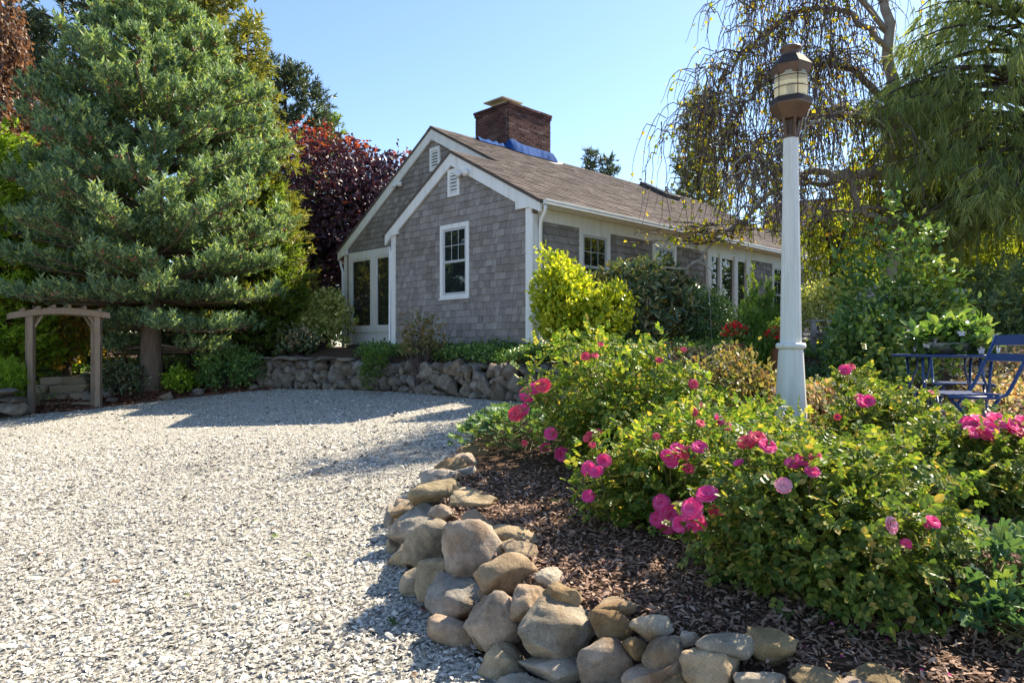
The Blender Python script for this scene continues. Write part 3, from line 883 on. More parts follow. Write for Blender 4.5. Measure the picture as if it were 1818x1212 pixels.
for i, (zx, zy, w, h, til) in enumerate(S8):
    x, y = 640 + zx / 2.682, 760 + zy / 2.682
    p = hit_bank(x, y + h / 2.682 * .12)
    a, c = w / 2.682 / FPX * p[1] / 2, h / 2.682 / FPX * p[1] / 2
    b = min(max(a, c) * .85, .17)
    p = px(x, y, p[1] + b * .35)
    o = stone(border, FG[i % len(FG)], p, (a * 1.18, b, c * 1.18), rng.uniform(-.1, .1), math.radians(til), rng.uniform(-.25, .25))

# retaining wall below the house
rw = empty('retaining_wall', on_ground(-2.2, 13.2), 0, 'dry stone retaining wall of brown fieldstones below the cottage', 'stone wall')
path = np.array([(1.55, 9.25), (0.9, 9.85), (0.72, 10.03), (-0.08, 10.78), (-1.03, 11.88), (-2.19, 13.18), (-3.23, 14.08), (-5.3, 15.48), (-6.0, 15.9)])
seg = np.hypot(*np.diff(path, axis=0).T); cum = np.concatenate([[0], np.cumsum(seg)])
def along(s):
    return np.array([np.interp(s, cum, path[:, 0]), np.interp(s, cum, path[:, 1])])
rs = np.random.default_rng(42)
packed = []
def pack(n, r0, r1, tries):
    c = 0
    for _ in range(tries):
        if c >= n: break
        rad = rs.uniform(r0, r1); s_ = rs.uniform(.1, cum[-1] - .05); p = along(s_)
        base = float(gz(p[0], p[1])); H = (1.16 - base) * (1 if s_ > 1.0 else .85)
        z = rs.uniform(rad * .55, max(H - rad * .75, rad * .6))
        asp = rs.uniform(1.0, 1.5)
        if all(math.hypot((s_ - q[0]) / (.5 * (asp + q[4])), z - q[1]) > .84 * (rad + q[2]) for q in packed if abs(q[0] - s_) < .8):
            packed.append((s_, z, rad, base, asp)); c += 1
pack(24, .125, .175, 1200); pack(70, .09, .125, 3500); pack(100, .055, .085, 6000); pack(90, .03, .05, 5000)
for k, (s_, z, rad, base, asp) in enumerate(packed):
    p = along(s_); q = along(s_ + .05); d = norm(q - p)
    n2 = np.array([-d[1], d[0]]); n2 = n2 if n2.sum() > 0 else -n2
    pp = p + n2 * (.10 * z / .5 + rs.uniform(-.02, .03))
    stone(rw, BG[k % len(BG)], (pp[0], pp[1], base + z), (rad * asp * 1.2, max(.13, rad * .9), rad * 1.2), rs.uniform(-.15, .15), rs.uniform(-.5, .5), math.atan2(d[1], d[0]) + rs.choice([0, math.pi]))
s_ = cum[-1] - 3.3
while s_ < cum[-1]:
    w = rs.uniform(.35, .6); p = along(s_ + w / 2); d = norm(along(s_ + w / 2 + .05) - p); n2 = np.array([-d[1], d[0]]); n2 = n2 if n2.sum() > 0 else -n2
    pp = p + n2 * .08
    stone(rw, BG[int(rs.integers(12))], (pp[0], pp[1], 1.185 + rs.uniform(-.02, .02)), (w * .60, .20, rs.uniform(.04, .055)), 0, rs.uniform(-.05, .05), math.atan2(d[1], d[0]), 'capstone')
    s_ += w * .95

# ------------------------------------------------------------------ lamp post
LP = px(1404, 765, 5.5)
LP[2] = float(ground(LP[0], LP[1]))
lz0 = LP[2]
def ly(y): return CAM_H - (y - HY) / FPX * 5.5 - lz0
K = 5.5 / FPX
lamp = empty('lamp_post', LP, 0, 'tall white fluted lamp post with a bronze ship lantern on top, standing in the roses', 'lamp post')
MB().lathe([(0, -.1), (.128, -.1), (.126, 0), (28 * K, ly(750)), (23 * K, ly(660)), (21 * K, ly(624)), (20 * K, ly(619.5))], 16).build('base', M['post_paint'], lamp, False)
th = np.linspace(-90, 90, 9)
ring = [(.07, ly(620))] + [((21.5 + 4.2 * math.cos(math.radians(t))) * K, ly(614) + 5.5 * K * math.sin(math.radians(t))) for t in th] + [(.07, ly(608))]
MB().lathe(ring, 40).build('collar', M['post_paint'], lamp, True)
hs = np.linspace(ly(612), ly(246), 10)
MB().lathe([(np.interp(h, [ly(612), ly(246)], [18.4, 12.6]) * K, h) for h in hs], 96, fl=.07, nfl=16).build('shaft', M['post_paint'], lamp, True)
PH = math.radians(30)
MB().lathe([(0, ly(247)), (12.6 * K, ly(247)), (12.8 * K, ly(241)), (9 * K, ly(240)), (9 * K, ly(214))], 12).build('fitter', M['bronze'], lamp)
for i in range(6):
    a = PH + i * math.pi / 3
    c, s = math.cos(a), math.sin(a)
    MB().beam((12.2 * K * c, 12.2 * K * s, ly(244)), (19.5 * K * c, 19.5 * K * s, ly(211)), .022, .012, (c, s, .3)).build('bracket', M['bronze'], lamp)
MB().lathe([(0, ly(213.5)), (20 * K, ly(213)), (36 * K, ly(190)), (36.6 * K, ly(187)), (33 * K, ly(186)), (0, ly(185))], 6, ph=PH).build('lower_cup', M['bronze'], lamp)
MB().lathe([(36.4 * K, ly(187.4)), (34.5 * K, ly(177)), (28 * K, ly(175)), (0, ly(175))], 6, ph=PH).build('lower_band', M['dark_bronze'], lamp)
prof = []
for i in range(27):
    y = 178 - i * (178 - 128) / 26
    prof.append(((27.2 + (.9 if i % 2 else 0) * (1 if 3 < i else .3) - .012 * (y - 153) ** 2 * .05) * K, ly(y)))
MB().lathe(prof, 40).build('lens', M['lens_glass'], lamp, True)
MB().lathe([(0, ly(172)), (4 * K, ly(172)), (5 * K, ly(158)), (3 * K, ly(150)), (0, ly(149))], 10).build('bulb', M['white_paint'], lamp, True)
MB().lathe([(0, ly(135)), (28.5 * K, ly(136)), (29.8 * K, ly(138)), (30.5 * K, ly(136)), (35.6 * K, ly(121)), (35 * K, ly(119)), (0, ly(119))], 6, ph=PH).build('upper_cup', M['bronze'], lamp)
MB().lathe([(35.9 * K, ly(121)), (35.6 * K, ly(119)), (22 * K, ly(102)), (19 * K, ly(101)), (0, ly(100.5))], 6, ph=PH).build('lantern_roof', M['dark_bronze'], lamp)
MB().lathe([(18 * K, ly(102)), (16.5 * K, ly(100)), (16 * K, ly(92)), (18.5 * K, ly(90)), (19 * K, ly(87)), (17 * K, ly(84.5)), (8 * K, ly(83.5)), (0, ly(83))], 28).build('cap', M['bronze'], lamp, True)
for y in (160, 142):
    a = np.linspace(0, 2 * np.pi, 33)
    MB().tube(np.column_stack([31 * K * np.cos(a), 31 * K * np.sin(a), np.full(33, ly(y))]), .0035, 5, False).build('guard_ring', M['dark_bronze'], lamp, True)
for i in range(6):
    a = PH + i * math.pi / 3
    MB().tube([(31 * K * math.cos(a), 31 * K * math.sin(a), ly(178)), (31.2 * K * math.cos(a), 31.2 * K * math.sin(a), ly(134))], .0035, 5).build('guard_rod', M['dark_bronze'], lamp, True)

# ------------------------------------------------------------------ arbour and steps on the left
pl, pr = hit(56, 733), hit(175, 724)
arb = empty('garden_arbour', pl, 0, 'weathered wooden garden arbour with an arched top over the stone steps', 'arbour')
ax = norm((pr - pl) * np.array([1, 1, 0])); ay = norm(np.array([pl[0] - .4 * pl[1], pl[1], 0]) * np.array([.75, 1, 0]))
WID = float(np.linalg.norm((pr - pl)[:2])); DEP = .5
ztop = CAM_H - (558 - HY) / FPX * pl[1] - pl[2]
def A(a, d, z): return ax * a + ay * d + np.array([0, 0, z])
zr_ = float(pr[2] - pl[2])
for a, zb in ((0, 0), (WID, zr_)):
    for d in (0, DEP):
        MB().beam(A(a, d, zb - .08), A(a, d, ztop), .10, .095, ax).build('post', M['old_wood'], arb)
        s = 1 if a == 0 else -1
        MB().beam(A(a + s * .06, d, ztop - .24), A(a + s * .20, d, ztop - .02), .04, .05, ay).build('brace', M['old_wood'], arb)
    for q in range(6):
        zz = zb + .35 + q * .27
        MB().beam(A(a, .06, zz), A(a, DEP - .06, zz), .03, .045).build('lattice_slat', M['old_wood'], arb)
    for q in (.22, .40):
        MB().beam(A(a + .012, q, zb + .1), A(a + .012, q, ztop - .05), .035, .02, ax).build('lattice_slat', M['old_wood'], arb)
for d in (-.085, DEP + .085):
    n = 11; top, bot = [], []
    for i in range(n):
        t = i / (n - 1); a = -.42 + (WID + .62) * t
        arch = .10 * math.sin(math.pi * t)
        top.append((a, ztop + .03 + arch)); bot.append((a, ztop - .08 + arch * .9))
    MB().extrude(top + bot[::-1], lambda p, k: [A(a, d + (-.025, .025)[k], z) for a, z in p]).build('arched_beam', M['old_wood'], arb)
for i in range(6):
    t = (i + .5) / 6; a = -.30 + (WID + .45) * t; z = ztop + .045 + .10 * math.sin(math.pi * t)
    MB().beam(A(a, -.16, z + .012), A(a, DEP + .16, z + .012), .045, .065).build('rafter', M['old_wood'], arb)

sc_ = hit(118, 724)
steps = empty('garden_steps', sc_, 0, 'short flight of tan stone block steps beyond the wooden arbour', 'steps')
for k, (n, yy, xw) in enumerate(((3, .25, 0), (3, .62, .02), (2, 1.0, .05), (2, 1.38, .5))):
    a = -.72 + xw
    sp = MB()
    step = link('step', None, None, steps, tuple(A(0, yy, 0)))
    tot = 1.45 - xw
    cuts = np.sort(rng.uniform(.25, .75, n - 1)) if n == 2 else np.array([.28, .72]) + rng.uniform(-.06, .06, 2)
    ed = np.concatenate([[0], cuts, [1]]) * tot + a
    for e0, e1 in zip(ed[:-1], ed[1:]):
        z0, z1 = k * .155 - .2 + .05, k * .155 + .17
        pc = A((e0 + e1) / 2, .2, (z0 + z1) / 2)
        o = link('block', BLK[int(rng.integers(4))], None, step, pc)
        o.scale = ((e1 - e0) * .51, .25, .105); o.rotation_euler = (rng.uniform(-.05, .05), rng.uniform(-.04, .04), math.atan2(ax[1], ax[0]))
side = empty('step_edging', hit(165, 705), 0, 'yellowish fieldstones edging the steps beside the arbour post', 'stone edging')
for i, (x, y, w, h) in enumerate(((158, 705, 18, 26), (160, 682, 20, 24), (152, 668, 18, 16), (190, 700, 22, 28), (198, 712, 18, 14))):
    p = hit(x, y + 6); a = w / FPX * p[1] / 2
    stone(side, BG[i], px(x, y, p[1] + .05), (a, .15, h / FPX * p[1] / 2))
lwall = empty('low_stone_wall', hit(15, 737), 0, 'stub of flat dark stones stacked beside the arbour under a bright green shrub', 'stone wall')
for i, (x, y, w, h) in enumerate(((12, 726, 70, 24), (-20, 728, 60, 26), (8, 708, 50, 18), (-22, 706, 50, 18), (2, 696, 78, 13), (-35, 694, 60, 14), (-50, 725, 60, 26), (36, 712, 18, 16))):
    p = px(x, y, 13.05 + .06 * (i % 3)); a = w / FPX * 13 / 2
    stone(lwall, BG[(i + 3) % len(BG)], p, (a, .22, h / FPX * 13 / 2 * 1.08), 0, rng.uniform(-.05, .05))
for i, (x, y, w, h) in enumerate(((290, 703, 30, 18), (348, 696, 22, 15), (448, 688, 18, 12))):
    p = hit(x, y + h * .45); a = w / FPX * p[1] / 2
    o = link('edge_stone', BG[(i + 5) % len(BG)], None, None, (p[0], p[1] + .1, p[2] + h / FPX * p[1] * .3)); o.scale = (a, a * .7, h / FPX * p[1] * .62); o.rotation_euler = (0, .15 * (1 - i), .3 * i)
    tag(o, ('wedge-shaped tan stone lying by the pine trunk on the gravel edge', 'rounded grey stone on the gravel edge near the pine', 'small grey stone at the foot of the retaining wall end')[i], 'stone')

# ------------------------------------------------------------------ furniture
def fold_chair(name, loc, rz, label):
    """Local: sitter faces +x, width along y."""
    c = empty(name, loc, rz, label, 'chair', 'blue slatted garden chairs')
    m = M['blue_metal']
    for y in (-.2, .2):
        P = [(.20, y, .445), (-.08, y, .438), (-.16, y, .45), (-.21, y, .52), (-.36, y, .86)]
        MB().tube([(.20, y, .44), (.0, y, .437), (-.12, y, .437), (-.175, y, .455), (-.205, y, .50), (-.29, y, .67), (-.37, y, .86)], .0125, 8).build('back_rail', m, c, True)
        MB().tube([(-.14, y * .93, .43), (.20, y * .93, .0)], .011, 8).build('leg', m, c, True)
        MB().tube([(.17, y * .86, .43), (-.22, y * .86, .0)], .011, 8).build('leg', m, c, True)
    for z, x in ((.82, -.355), (.70, -.303)):
        b = MB().beam((x, -.2, z), (x, .2, z), .014, .075 if z > .8 else .055, (-.4, 0, 1)); b.build('back_slat', m, c)
    for i in range(7):
        x = -.13 + i * .052
        MB().beam((x, -.195, .455), (x, .195, .455), .034, .012).build('seat_slat', m, c)
    MB().tube([(.19, -.172, .06), (.19, .172, .06)], .008, 6).build('crossbar', m, c, True)
    MB().tube([(-.2, -.165, .05), (-.2, .165, .05)], .008, 6).build('crossbar', m, c, True)
    return c
TC = px(1682, 614, 5.6)
pz = float(ground(TC[0], TC[1])) + .03
fold_chair('garden_chair', (3.10, 4.86, pz), math.radians(178), 'blue slatted metal folding chair drawn up to the blue table, seen side on')
fold_chair('garden_chair', (3.98, 6.22, pz), math.radians(-112), 'blue slatted metal folding chair on the far side of the round blue table')
tab = empty('garden_table', (TC[0], TC[1], pz), 0, 'round blue metal garden table under a bowl of white flowers', 'table')
TH = 1.385 - pz
MB().lathe([(0, TH - .012), (.385, TH - .012), (.392, TH - .022), (.396, TH - .012), (.394, TH - .001), (.37, TH), (0, TH)], 56).build('tabletop', M['blue_metal'], tab, True)
for a in (.5, 2.07, 3.64, 5.2):
    c, s = math.cos(a), math.sin(a)
    MB().tube([(.33 * c, .33 * s, TH - .02), (.31 * c, .31 * s, .45), (.20 * c, .20 * s, .25), (.30 * c, .30 * s, 0)], .011, 8).build('leg', M['blue_metal'], tab, True)
    MB().tube([(.25 * c, .25 * s, TH - .02), (.24 * c, .24 * s, TH - .1), (.28 * c, .28 * s, TH - .2), (.31 * c, .31 * s, .42)], .008, 6).build('scroll_brace', M['blue_metal'], tab, True)
MB().lathe([(.196, .245), (.204, .25), (.196, .255), (.19, .25), (.196, .245)], 28).build('leg_ring', M['blue_metal'], tab, True)

# flagstone patio under the table
patio = link('patio', MB().box((3.02, 4.38, pz - .06), (6.0, 7.22, pz - .016)).mesh('patio'), M['soil'])
tag(patio, kind='structure')
xs, ys = np.linspace(3.04, 5.98, 7), np.linspace(4.4, 7.2, 7)
JX, JY = rng.uniform(-.12, .12, (7, 7)), rng.uniform(-.12, .12, (7, 7))
for i in range(6):
    for j in range(6):
        c = [np.array([xs[p] + (JX[q, p] if 0 < p < 6 else JX[q, p] * .6), ys[q] + JY[q, p]]) for p, q in ((i, j), (i + 1, j), (i + 1, j + 1), (i, j + 1))]
        m_ = sum(c) / 4; c = [m_ + (v_ - m_) * .955 for v_ in c]
        t_ = pz - .001 + rng.uniform(-.004, .0)
        MB().hexa([(*v_, pz - .03) for v_ in c] + [(*v_, t_) for v_ in c]).build('flagstone', M['paver'], patio)

# adirondack chair half hidden by the shrubs
ac = empty('adirondack_chair', on_ground(4.95, 10.3), math.radians(200), 'weathered wooden reclining garden chair half hidden by the leafy shrub', 'chair')
for i in range(5):
    y = -.22 + i * .11
    MB().beam((-.10, y, .30), (-.48, y * 1.12, 1.02 + .06 * (1 - abs(i - 2) / 2)), .095, .02, (1, 0, .5)).build('back_slat', M['grey_wood'], ac)
for i in range(5):
    x = -.1 + i * .11
    MB().beam((x, -.27, .29 + i * .022), (x, .27, .29 + i * .022), .095, .02).build('seat_slat', M['grey_wood'], ac)
for s in (-1, 1):
    MB().beam((.42, s * .27, .37), (-.62, s * .27, .02), .03, .11).build('side_rail', M['grey_wood'], ac)
    MB().beam((.40, s * .30, 0), (.40, s * .30, .55), .09, .03, (0, 1, 0)).build('leg', M['grey_wood'], ac)
    MB().beam((.48, s * .33, .56), (-.42, s * .33, .56), .13, .022).build('arm', M['grey_wood'], ac)
# green urn beside it
urn = empty('garden_urn', on_ground(4.35, 9.3), 0, 'small green glazed garden pot standing among the ground cover', 'pot')
MB().lathe([(0, 0), (.10, 0), (.12, .03), (.19, .18), (.18, .28), (.21, .31), (.20, .33), (.17, .30), (0, .27)], 24).build('pot_body', M['verdigris'], urn, True)

# iron garden sofa and parasol on the terrace behind the pine
bp = on_ground(-8.7, 17.3)
bench = empty('garden_sofa', bp, math.radians(8), 'black iron garden sofa with pale cushions on the terrace behind the pine', 'sofa')
for x in (-.85, .85):
    for y in (-.33, .33):
        MB().tube([(x, y, 0), (x, y, .42 if y < 0 else .88)], .02, 6).build('leg', M['black_iron'], bench, True)
    MB().tube([(x, -.36, .62), (x, .30, .62), (x, .34, .50)], .02, 6).build('arm', M['black_iron'], bench, True)
MB().box((-.87, -.36, .36), (.87, .36, .40)).build('seat_frame', M['black_iron'], bench)
for x in (-.84, 0.0):
    MB().box((x + .01, -.35, .402), (x + .83, .28, .53)).build('seat_cushion', M['cushion'], bench)
    MB().hexa([(x + .02, .16, .532), (x + .82, .16, .532), (x + .82, .29, .532), (x + .02, .29, .532), (x + .02, .25, .90), (x + .82, .25, .90), (x + .82, .34, .90), (x + .02, .34, .90)]).build('back_cushion', M['cushion'], bench)
MB().tube([(-.85, .36, .88), (0, .36, .93), (.85, .36, .88)], .02, 6).build('top_rail', M['black_iron'], bench, True)
umb = empty('patio_parasol', on_ground(-10.4, 18.9), 0, 'beige canvas parasol open over the terrace behind the pine', 'parasol')
MB().tube([(0, 0, 0), (0, 0, 2.55)], .025, 8).build('pole', M['grey_wood'], umb, True)
MB().lathe([(.0, 2.56), (.35, 2.48), (.9, 2.27), (1.4, 1.98), (1.42, 1.80), (1.39, 1.80), (1.37, 1.96), (.88, 2.24), (.34, 2.45), (0, 2.52)], 8).build('canopy', M['canvas'], umb)
MB().lathe([(0, 0), (.28, 0), (.28, .06), (.05, .12), (0, .12)], 16).build('foot', M['concrete'], umb)

# path lights
for x, y, h in ((1180, 617, .30),):
    p = px(x, y, 10.2); p = on_ground(p[0], p[1])
    zt = CAM_H - (606 - HY) / FPX * p[1] - p[2]
    pt = empty('path_light', p, 0, 'small dark mushroom-shaped path light in front of the dark shrub', 'path light')
    MB().tube([(0, 0, 0), (0, 0, zt - .02)], .014, 8).build('stem', M['dark_frame'], pt, True)
    MB().lathe([(0, zt + .012), (.03, zt + .01), (.07, zt - .015), (.085, zt - .045), (.08, zt - .045), (0, zt - .02)], 20).build('hood', M['dark_frame'], pt, True)
# flat stepping stones on the slope
for i, (x, y, w) in enumerate(((1268, 628, 60), (1320, 632, 50))):
    p = px(x, y, 9.7); p = on_ground(p[0], p[1])
    o = link('stepping_stone', BG[i], None, None, (p[0], p[1], p[2] + .04)); o.scale = (w / FPX * 9.7 / 2, .28, .06)
    tag(o, ('pale flat stepping stone between the roses and the dark shrub', 'flat stepping stone beside the feathery green shrub')[i], 'stone')

# neighbour's house far behind
nh = empty('neighbour_house', on_ground(19.6, 40), math.radians(-28), 'grey house with a brick chimney far behind the birch', 'house')
MB().box((-4.5, -3, -.5), (4.5, 3, 6.0)).build('wall', M['grey_siding'], nh)
MB().extrude([(-3.3, 5.9), (3.3, 5.9), (0, 8.6)], lambda p, k: [((-4.8, 4.8)[k], u, z) for u, z in p]).build('roof', M['roof_shingle'], nh)
MB().box((-1.2, -.6, 7.2), (.3, .6, 10.0)).build('chimney', M['brick'], nh)
for x in (-3, -1, 1, 3):
    for z in (1, 3.9):
        w = MB().box((x - .5, -3.06, z), (x + .5, -3.003, z + 1.5)).build('window', M['white_paint'], nh)
        MB().box((x - .4, -3.08, z + .1), (x + .4, -3.062, z + 1.4)).build('pane', M['window_glass'], w)

# ------------------------------------------------------------------ foliage tools
def frames(d, n):
    """Rotation matrices with local y along d and local z near n."""
    d = norm(d); x = np.cross(d, n); bad = np.linalg.norm(x, axis=1) < 1e-3
    x[bad] = np.cross(d[bad], [1.0, 0.2, 0.1])
    x = norm(x); z = np.cross(x, d)
    return np.stack([x, d, z], -1)

def LEAF(w=.32, fold=.10, mid=.5):
    return (np.array([[0, 0, 0], [w, mid, fold], [0, 1, -.04], [-w, mid, fold]]), np.array([[0, 1, 2], [0, 2, 3]]))
def LEAF6(w=.3, fold=.08, curl=-.12):
    V = np.array([[0, 0, 0], [w * .9, .32, fold], [w * .8, .68, fold * .6 + curl * .4], [0, 1, curl], [-w * .8, .68, fold * .6 + curl * .4], [-w * .9, .32, fold]])
    return (V, np.array([[0, 1, 2, 3], [0, 3, 4, 5]]))
def join(parts):
    V, F, n = [], [], 0
    for v, f in parts: V.append(v); F.append(f + n); n += len(v)
    return (np.vstack(V), np.vstack(F))
def COMPOUND(k=5, w=.38, s=.42):
    """A rose leaf: leaflets in pairs on a midrib, one at the tip."""
    base = LEAF6(w, .12, -.10)
    ps = [(np.array([0, .62, 0]), 0.0, s)]
    for i in range(k // 2):
        y = .22 + .26 * i
        ps += [(np.array([0, y, 0]), -1.05, s * .9), (np.array([0, y, 0]), 1.05, s * .9)]
    out = []
    for p, a, sc in ps:
        c, sn = math.cos(a), math.sin(a)
        R = np.array([[c, -sn, 0], [sn, c, 0], [0, 0, 1]])
        out.append(((base[0] * sc) @ R.T + p, base[1]))
    return join(out)
def PALMATE(lobes=5, notch=.55, cup=.12):
    V = [[0, 0, 0]]; a0, a1 = -2.35, 2.35
    n = lobes * 4 - 1
    for i in range(n + 2):
        t = i / (n + 1); a = a0 + (a1 - a0) * t
        ph = t * lobes % 1
        r = notch + (1 - notch) * (math.sin(math.pi * ph) ** .6)
        r *= .85 + .15 * math.cos(a)
        V.append([r * math.sin(a), r * math.cos(a), cup * r * r - .06 * math.cos(lobes * 2 * a)])
    k = len(V) - 1
    return (np.array(V), np.array([[0, i, i + 1] for i in range(1, k)]))
def TUFT(n=12, blade=.085, length=.2, need=.42, seed=0, flat=.55):
    """A shoot of needles: thin blades spreading forward round a stem of length 1."""
    r = np.random.default_rng(seed); V, F = [], []
    for i in range(n):
        t = .1 + .85 * i / n; a = i * 2.4 + r.uniform(-.3, .3)
        o = np.array([0, t, 0]); d = np.array([math.cos(a) * flat, .75 + .25 * t, math.sin(a) * flat]); d = d / np.linalg.norm(d)
        s = norm(np.cross(d, r.normal(size=3))) * blade / 2
        k = len(V); V += [o - s, o + s, o + d * need * r.uniform(.8, 1.15)]; F.append([k, k + 1, k + 2])
    return (np.array(V), np.array(F))
def LONGTUFT(n=16, blade=.022, seed=0, droop=.75):
    """A brush of long soft needles that bend down."""
    r = np.random.default_rng(seed); V, F = [], []
    for i in range(n):
        a = r.uniform(0, 2 * np.pi); sp = r.uniform(.15, .6)
        d = np.array([math.cos(a) * sp, 1.0, math.sin(a) * sp]); d /= np.linalg.norm(d)
        o = np.array([0, r.uniform(-.15, .2), 0]); s = norm(np.cross(d, r.normal(size=3))) * blade / 2
        p1 = o + d * .5 + np.array([0, 0, -.10 * droop]); p2 = o + d * .95 + np.array([0, 0, -.42 * droop * r.uniform(.6, 1.2)])
        k = len(V); V += [o - s, o + s, p1 + s * .9, p1 - s * .9, p2, p2]; F.append([k, k + 1, k + 2, k + 3]); F.append([k + 3, k + 2, k + 4, k + 5])
    return (np.array(V), np.array(F))

def lumpy(dirs, r, amp, k=5, f=3.0):
    ph = r.uniform(0, 6.3, k); W = norm(r.normal(size=(k, 3))) * r.uniform(.6, 1.3, (k, 1)) * f
    return 1 + amp * np.mean([np.sin(dirs @ W[i] + ph[i]) for i in range(k)], axis=0) * 1.8

def blob(c, rad, n, r, shell=.5, amp=.3, zlow=-1.0, f=3.5):
    """n points through a lumpy ellipsoid, thicker towards its skin; returns points and outward directions."""
    d = norm(r.normal(size=(int(n * 2.2) + 8, 3))); d = d[d[:, 2] > zlow][:n]
    k = lumpy(d, r, amp, f=f) * (1 - shell * r.random(len(d)) ** 1.7)
    return np.asarray(c) + d * k[:, None] * np.asarray(rad), d

def leaves(mb, P, out, tmpl, size, r, per=6, spread=.05, up=.6, outw=.6, rnd=.8, droop=0.0, nup=.7, var=.35):
    """per leaves round each point of P."""
    Q = np.repeat(P, per, 0) + r.normal(0, 1, (len(P) * per, 3)) * spread
    O = np.repeat(out, per, 0)
    d = O * outw + r.normal(0, 1, Q.shape) * rnd + np.array([0, 0, up - droop])
    n = np.array([0, 0, 1.0]) * nup + O * .5 + r.normal(0, .45, Q.shape)
    s = size * (1 + r.uniform(-var, var, len(Q)))
    tm = tmpl if isinstance(tmpl, list) else [tmpl]
    w = r.integers(0, len(tm), len(Q)); R = frames(d, n)
    for i, t in enumerate(tm):
        k = w == i
        if k.any(): place(t, Q[k], R[k], s[k], mb)

def stems(mb, base, tips, r, r0=.008, r1=.002, bend=.15, n=5, seg=5, sp=.06):
    for t in tips:
        b = np.asarray(base) + np.array([r.normal(0, sp), r.normal(0, sp), 0])
        k = np.linspace(0, 1, seg)[:, None]
        mid = (b + t) / 2 + r.normal(0, bend, 3) * np.linalg.norm(t - b) * .5 + np.array([0, 0, bend * np.linalg.norm(t - b)])
        P = (1 - k) ** 2 * b + 2 * k * (1 - k) * mid + k * k * t
        mb.tube(P, np.linspace(r0, r1, seg), n, False)

def local(mb, o):
    o = np.asarray(o, float); mb.V = [v - o for v in mb.V]; return mb

def shrub(name, label, base, rad, n, per, size, tmpl, mat, cat='shrub', stem='twig', group=None, shell=.5, amp=.3, up=.5, spread=.05, zc=.5, nst=26, r0=.012,
          seed=1, zlow=-.75, outw=.6, rnd=.8, nup=.7, f=3.5, extra=None):
    """rad = (half width x, half depth y, height). Foliage and stems above base."""
    r = np.random.default_rng(seed); base = np.asarray(base, float)
    root = empty(name, base, 0, label, cat, group)
    c = base + np.array([0, 0, rad[2] * zc]); R3 = (rad[0], rad[1], rad[2] * (1 - zc))
    P, O = blob(c, R3, n, r, shell, amp, zlow, f)
    P[:, 2] = np.maximum(P[:, 2], base[2] + .03)
    mb = MB(); leaves(mb, P, O, tmpl, size, r, per, spread, up, outw, rnd, nup=nup)
    if extra: extra(mb, P, O, r)
    local(mb, base).build('foliage', M[mat], root, fix=False)
    ms = MB(); stems(ms, base, P[r.permutation(len(P))[:nst]], r, r0, .002)
    local(ms, base).build('stems', M[stem], root, True, fix=False)
    return root, P, O

# foliage colours
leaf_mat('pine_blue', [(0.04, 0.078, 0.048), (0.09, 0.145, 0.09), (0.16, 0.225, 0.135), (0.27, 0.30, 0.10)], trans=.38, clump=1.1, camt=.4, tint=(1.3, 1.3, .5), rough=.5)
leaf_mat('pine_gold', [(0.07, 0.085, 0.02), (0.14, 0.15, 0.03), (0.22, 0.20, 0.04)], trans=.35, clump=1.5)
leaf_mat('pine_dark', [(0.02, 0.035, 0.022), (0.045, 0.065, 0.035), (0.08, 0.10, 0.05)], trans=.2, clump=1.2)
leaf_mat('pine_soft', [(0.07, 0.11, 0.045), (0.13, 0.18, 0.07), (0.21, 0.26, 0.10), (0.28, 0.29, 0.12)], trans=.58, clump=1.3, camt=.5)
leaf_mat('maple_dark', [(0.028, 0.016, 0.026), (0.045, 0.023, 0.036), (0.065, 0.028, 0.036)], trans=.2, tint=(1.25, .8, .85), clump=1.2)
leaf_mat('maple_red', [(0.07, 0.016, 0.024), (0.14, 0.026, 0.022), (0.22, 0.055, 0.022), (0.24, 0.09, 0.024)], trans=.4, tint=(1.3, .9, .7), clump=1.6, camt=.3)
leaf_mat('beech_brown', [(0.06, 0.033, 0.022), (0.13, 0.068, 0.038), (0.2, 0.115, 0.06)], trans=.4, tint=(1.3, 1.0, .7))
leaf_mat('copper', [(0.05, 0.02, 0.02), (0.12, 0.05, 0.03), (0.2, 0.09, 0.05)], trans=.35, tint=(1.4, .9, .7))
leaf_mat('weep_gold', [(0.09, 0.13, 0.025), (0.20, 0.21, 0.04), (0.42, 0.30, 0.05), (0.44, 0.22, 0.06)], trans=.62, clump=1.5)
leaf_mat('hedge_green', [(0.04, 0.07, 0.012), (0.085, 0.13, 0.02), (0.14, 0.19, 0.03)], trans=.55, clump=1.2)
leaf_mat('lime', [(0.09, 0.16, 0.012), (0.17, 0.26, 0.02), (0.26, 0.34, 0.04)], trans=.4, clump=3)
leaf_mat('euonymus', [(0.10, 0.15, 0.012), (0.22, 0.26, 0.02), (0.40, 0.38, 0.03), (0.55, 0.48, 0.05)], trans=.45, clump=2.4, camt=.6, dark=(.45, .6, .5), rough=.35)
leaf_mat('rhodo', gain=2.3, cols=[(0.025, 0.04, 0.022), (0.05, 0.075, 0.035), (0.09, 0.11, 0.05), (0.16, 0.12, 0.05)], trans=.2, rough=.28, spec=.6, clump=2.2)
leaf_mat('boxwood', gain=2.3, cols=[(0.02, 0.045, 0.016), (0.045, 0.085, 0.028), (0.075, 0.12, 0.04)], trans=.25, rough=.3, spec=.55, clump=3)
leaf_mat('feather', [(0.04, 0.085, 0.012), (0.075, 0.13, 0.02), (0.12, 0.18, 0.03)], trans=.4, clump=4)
leaf_mat('rose_leaf', [(0.045, 0.085, 0.016), (0.075, 0.13, 0.022), (0.13, 0.18, 0.03), (0.24, 0.24, 0.04), (0.33, 0.22, 0.06)], [0, .35, .65, .9, 1], trans=.5, rough=.42, spec=.35, clump=5, camt=.4)
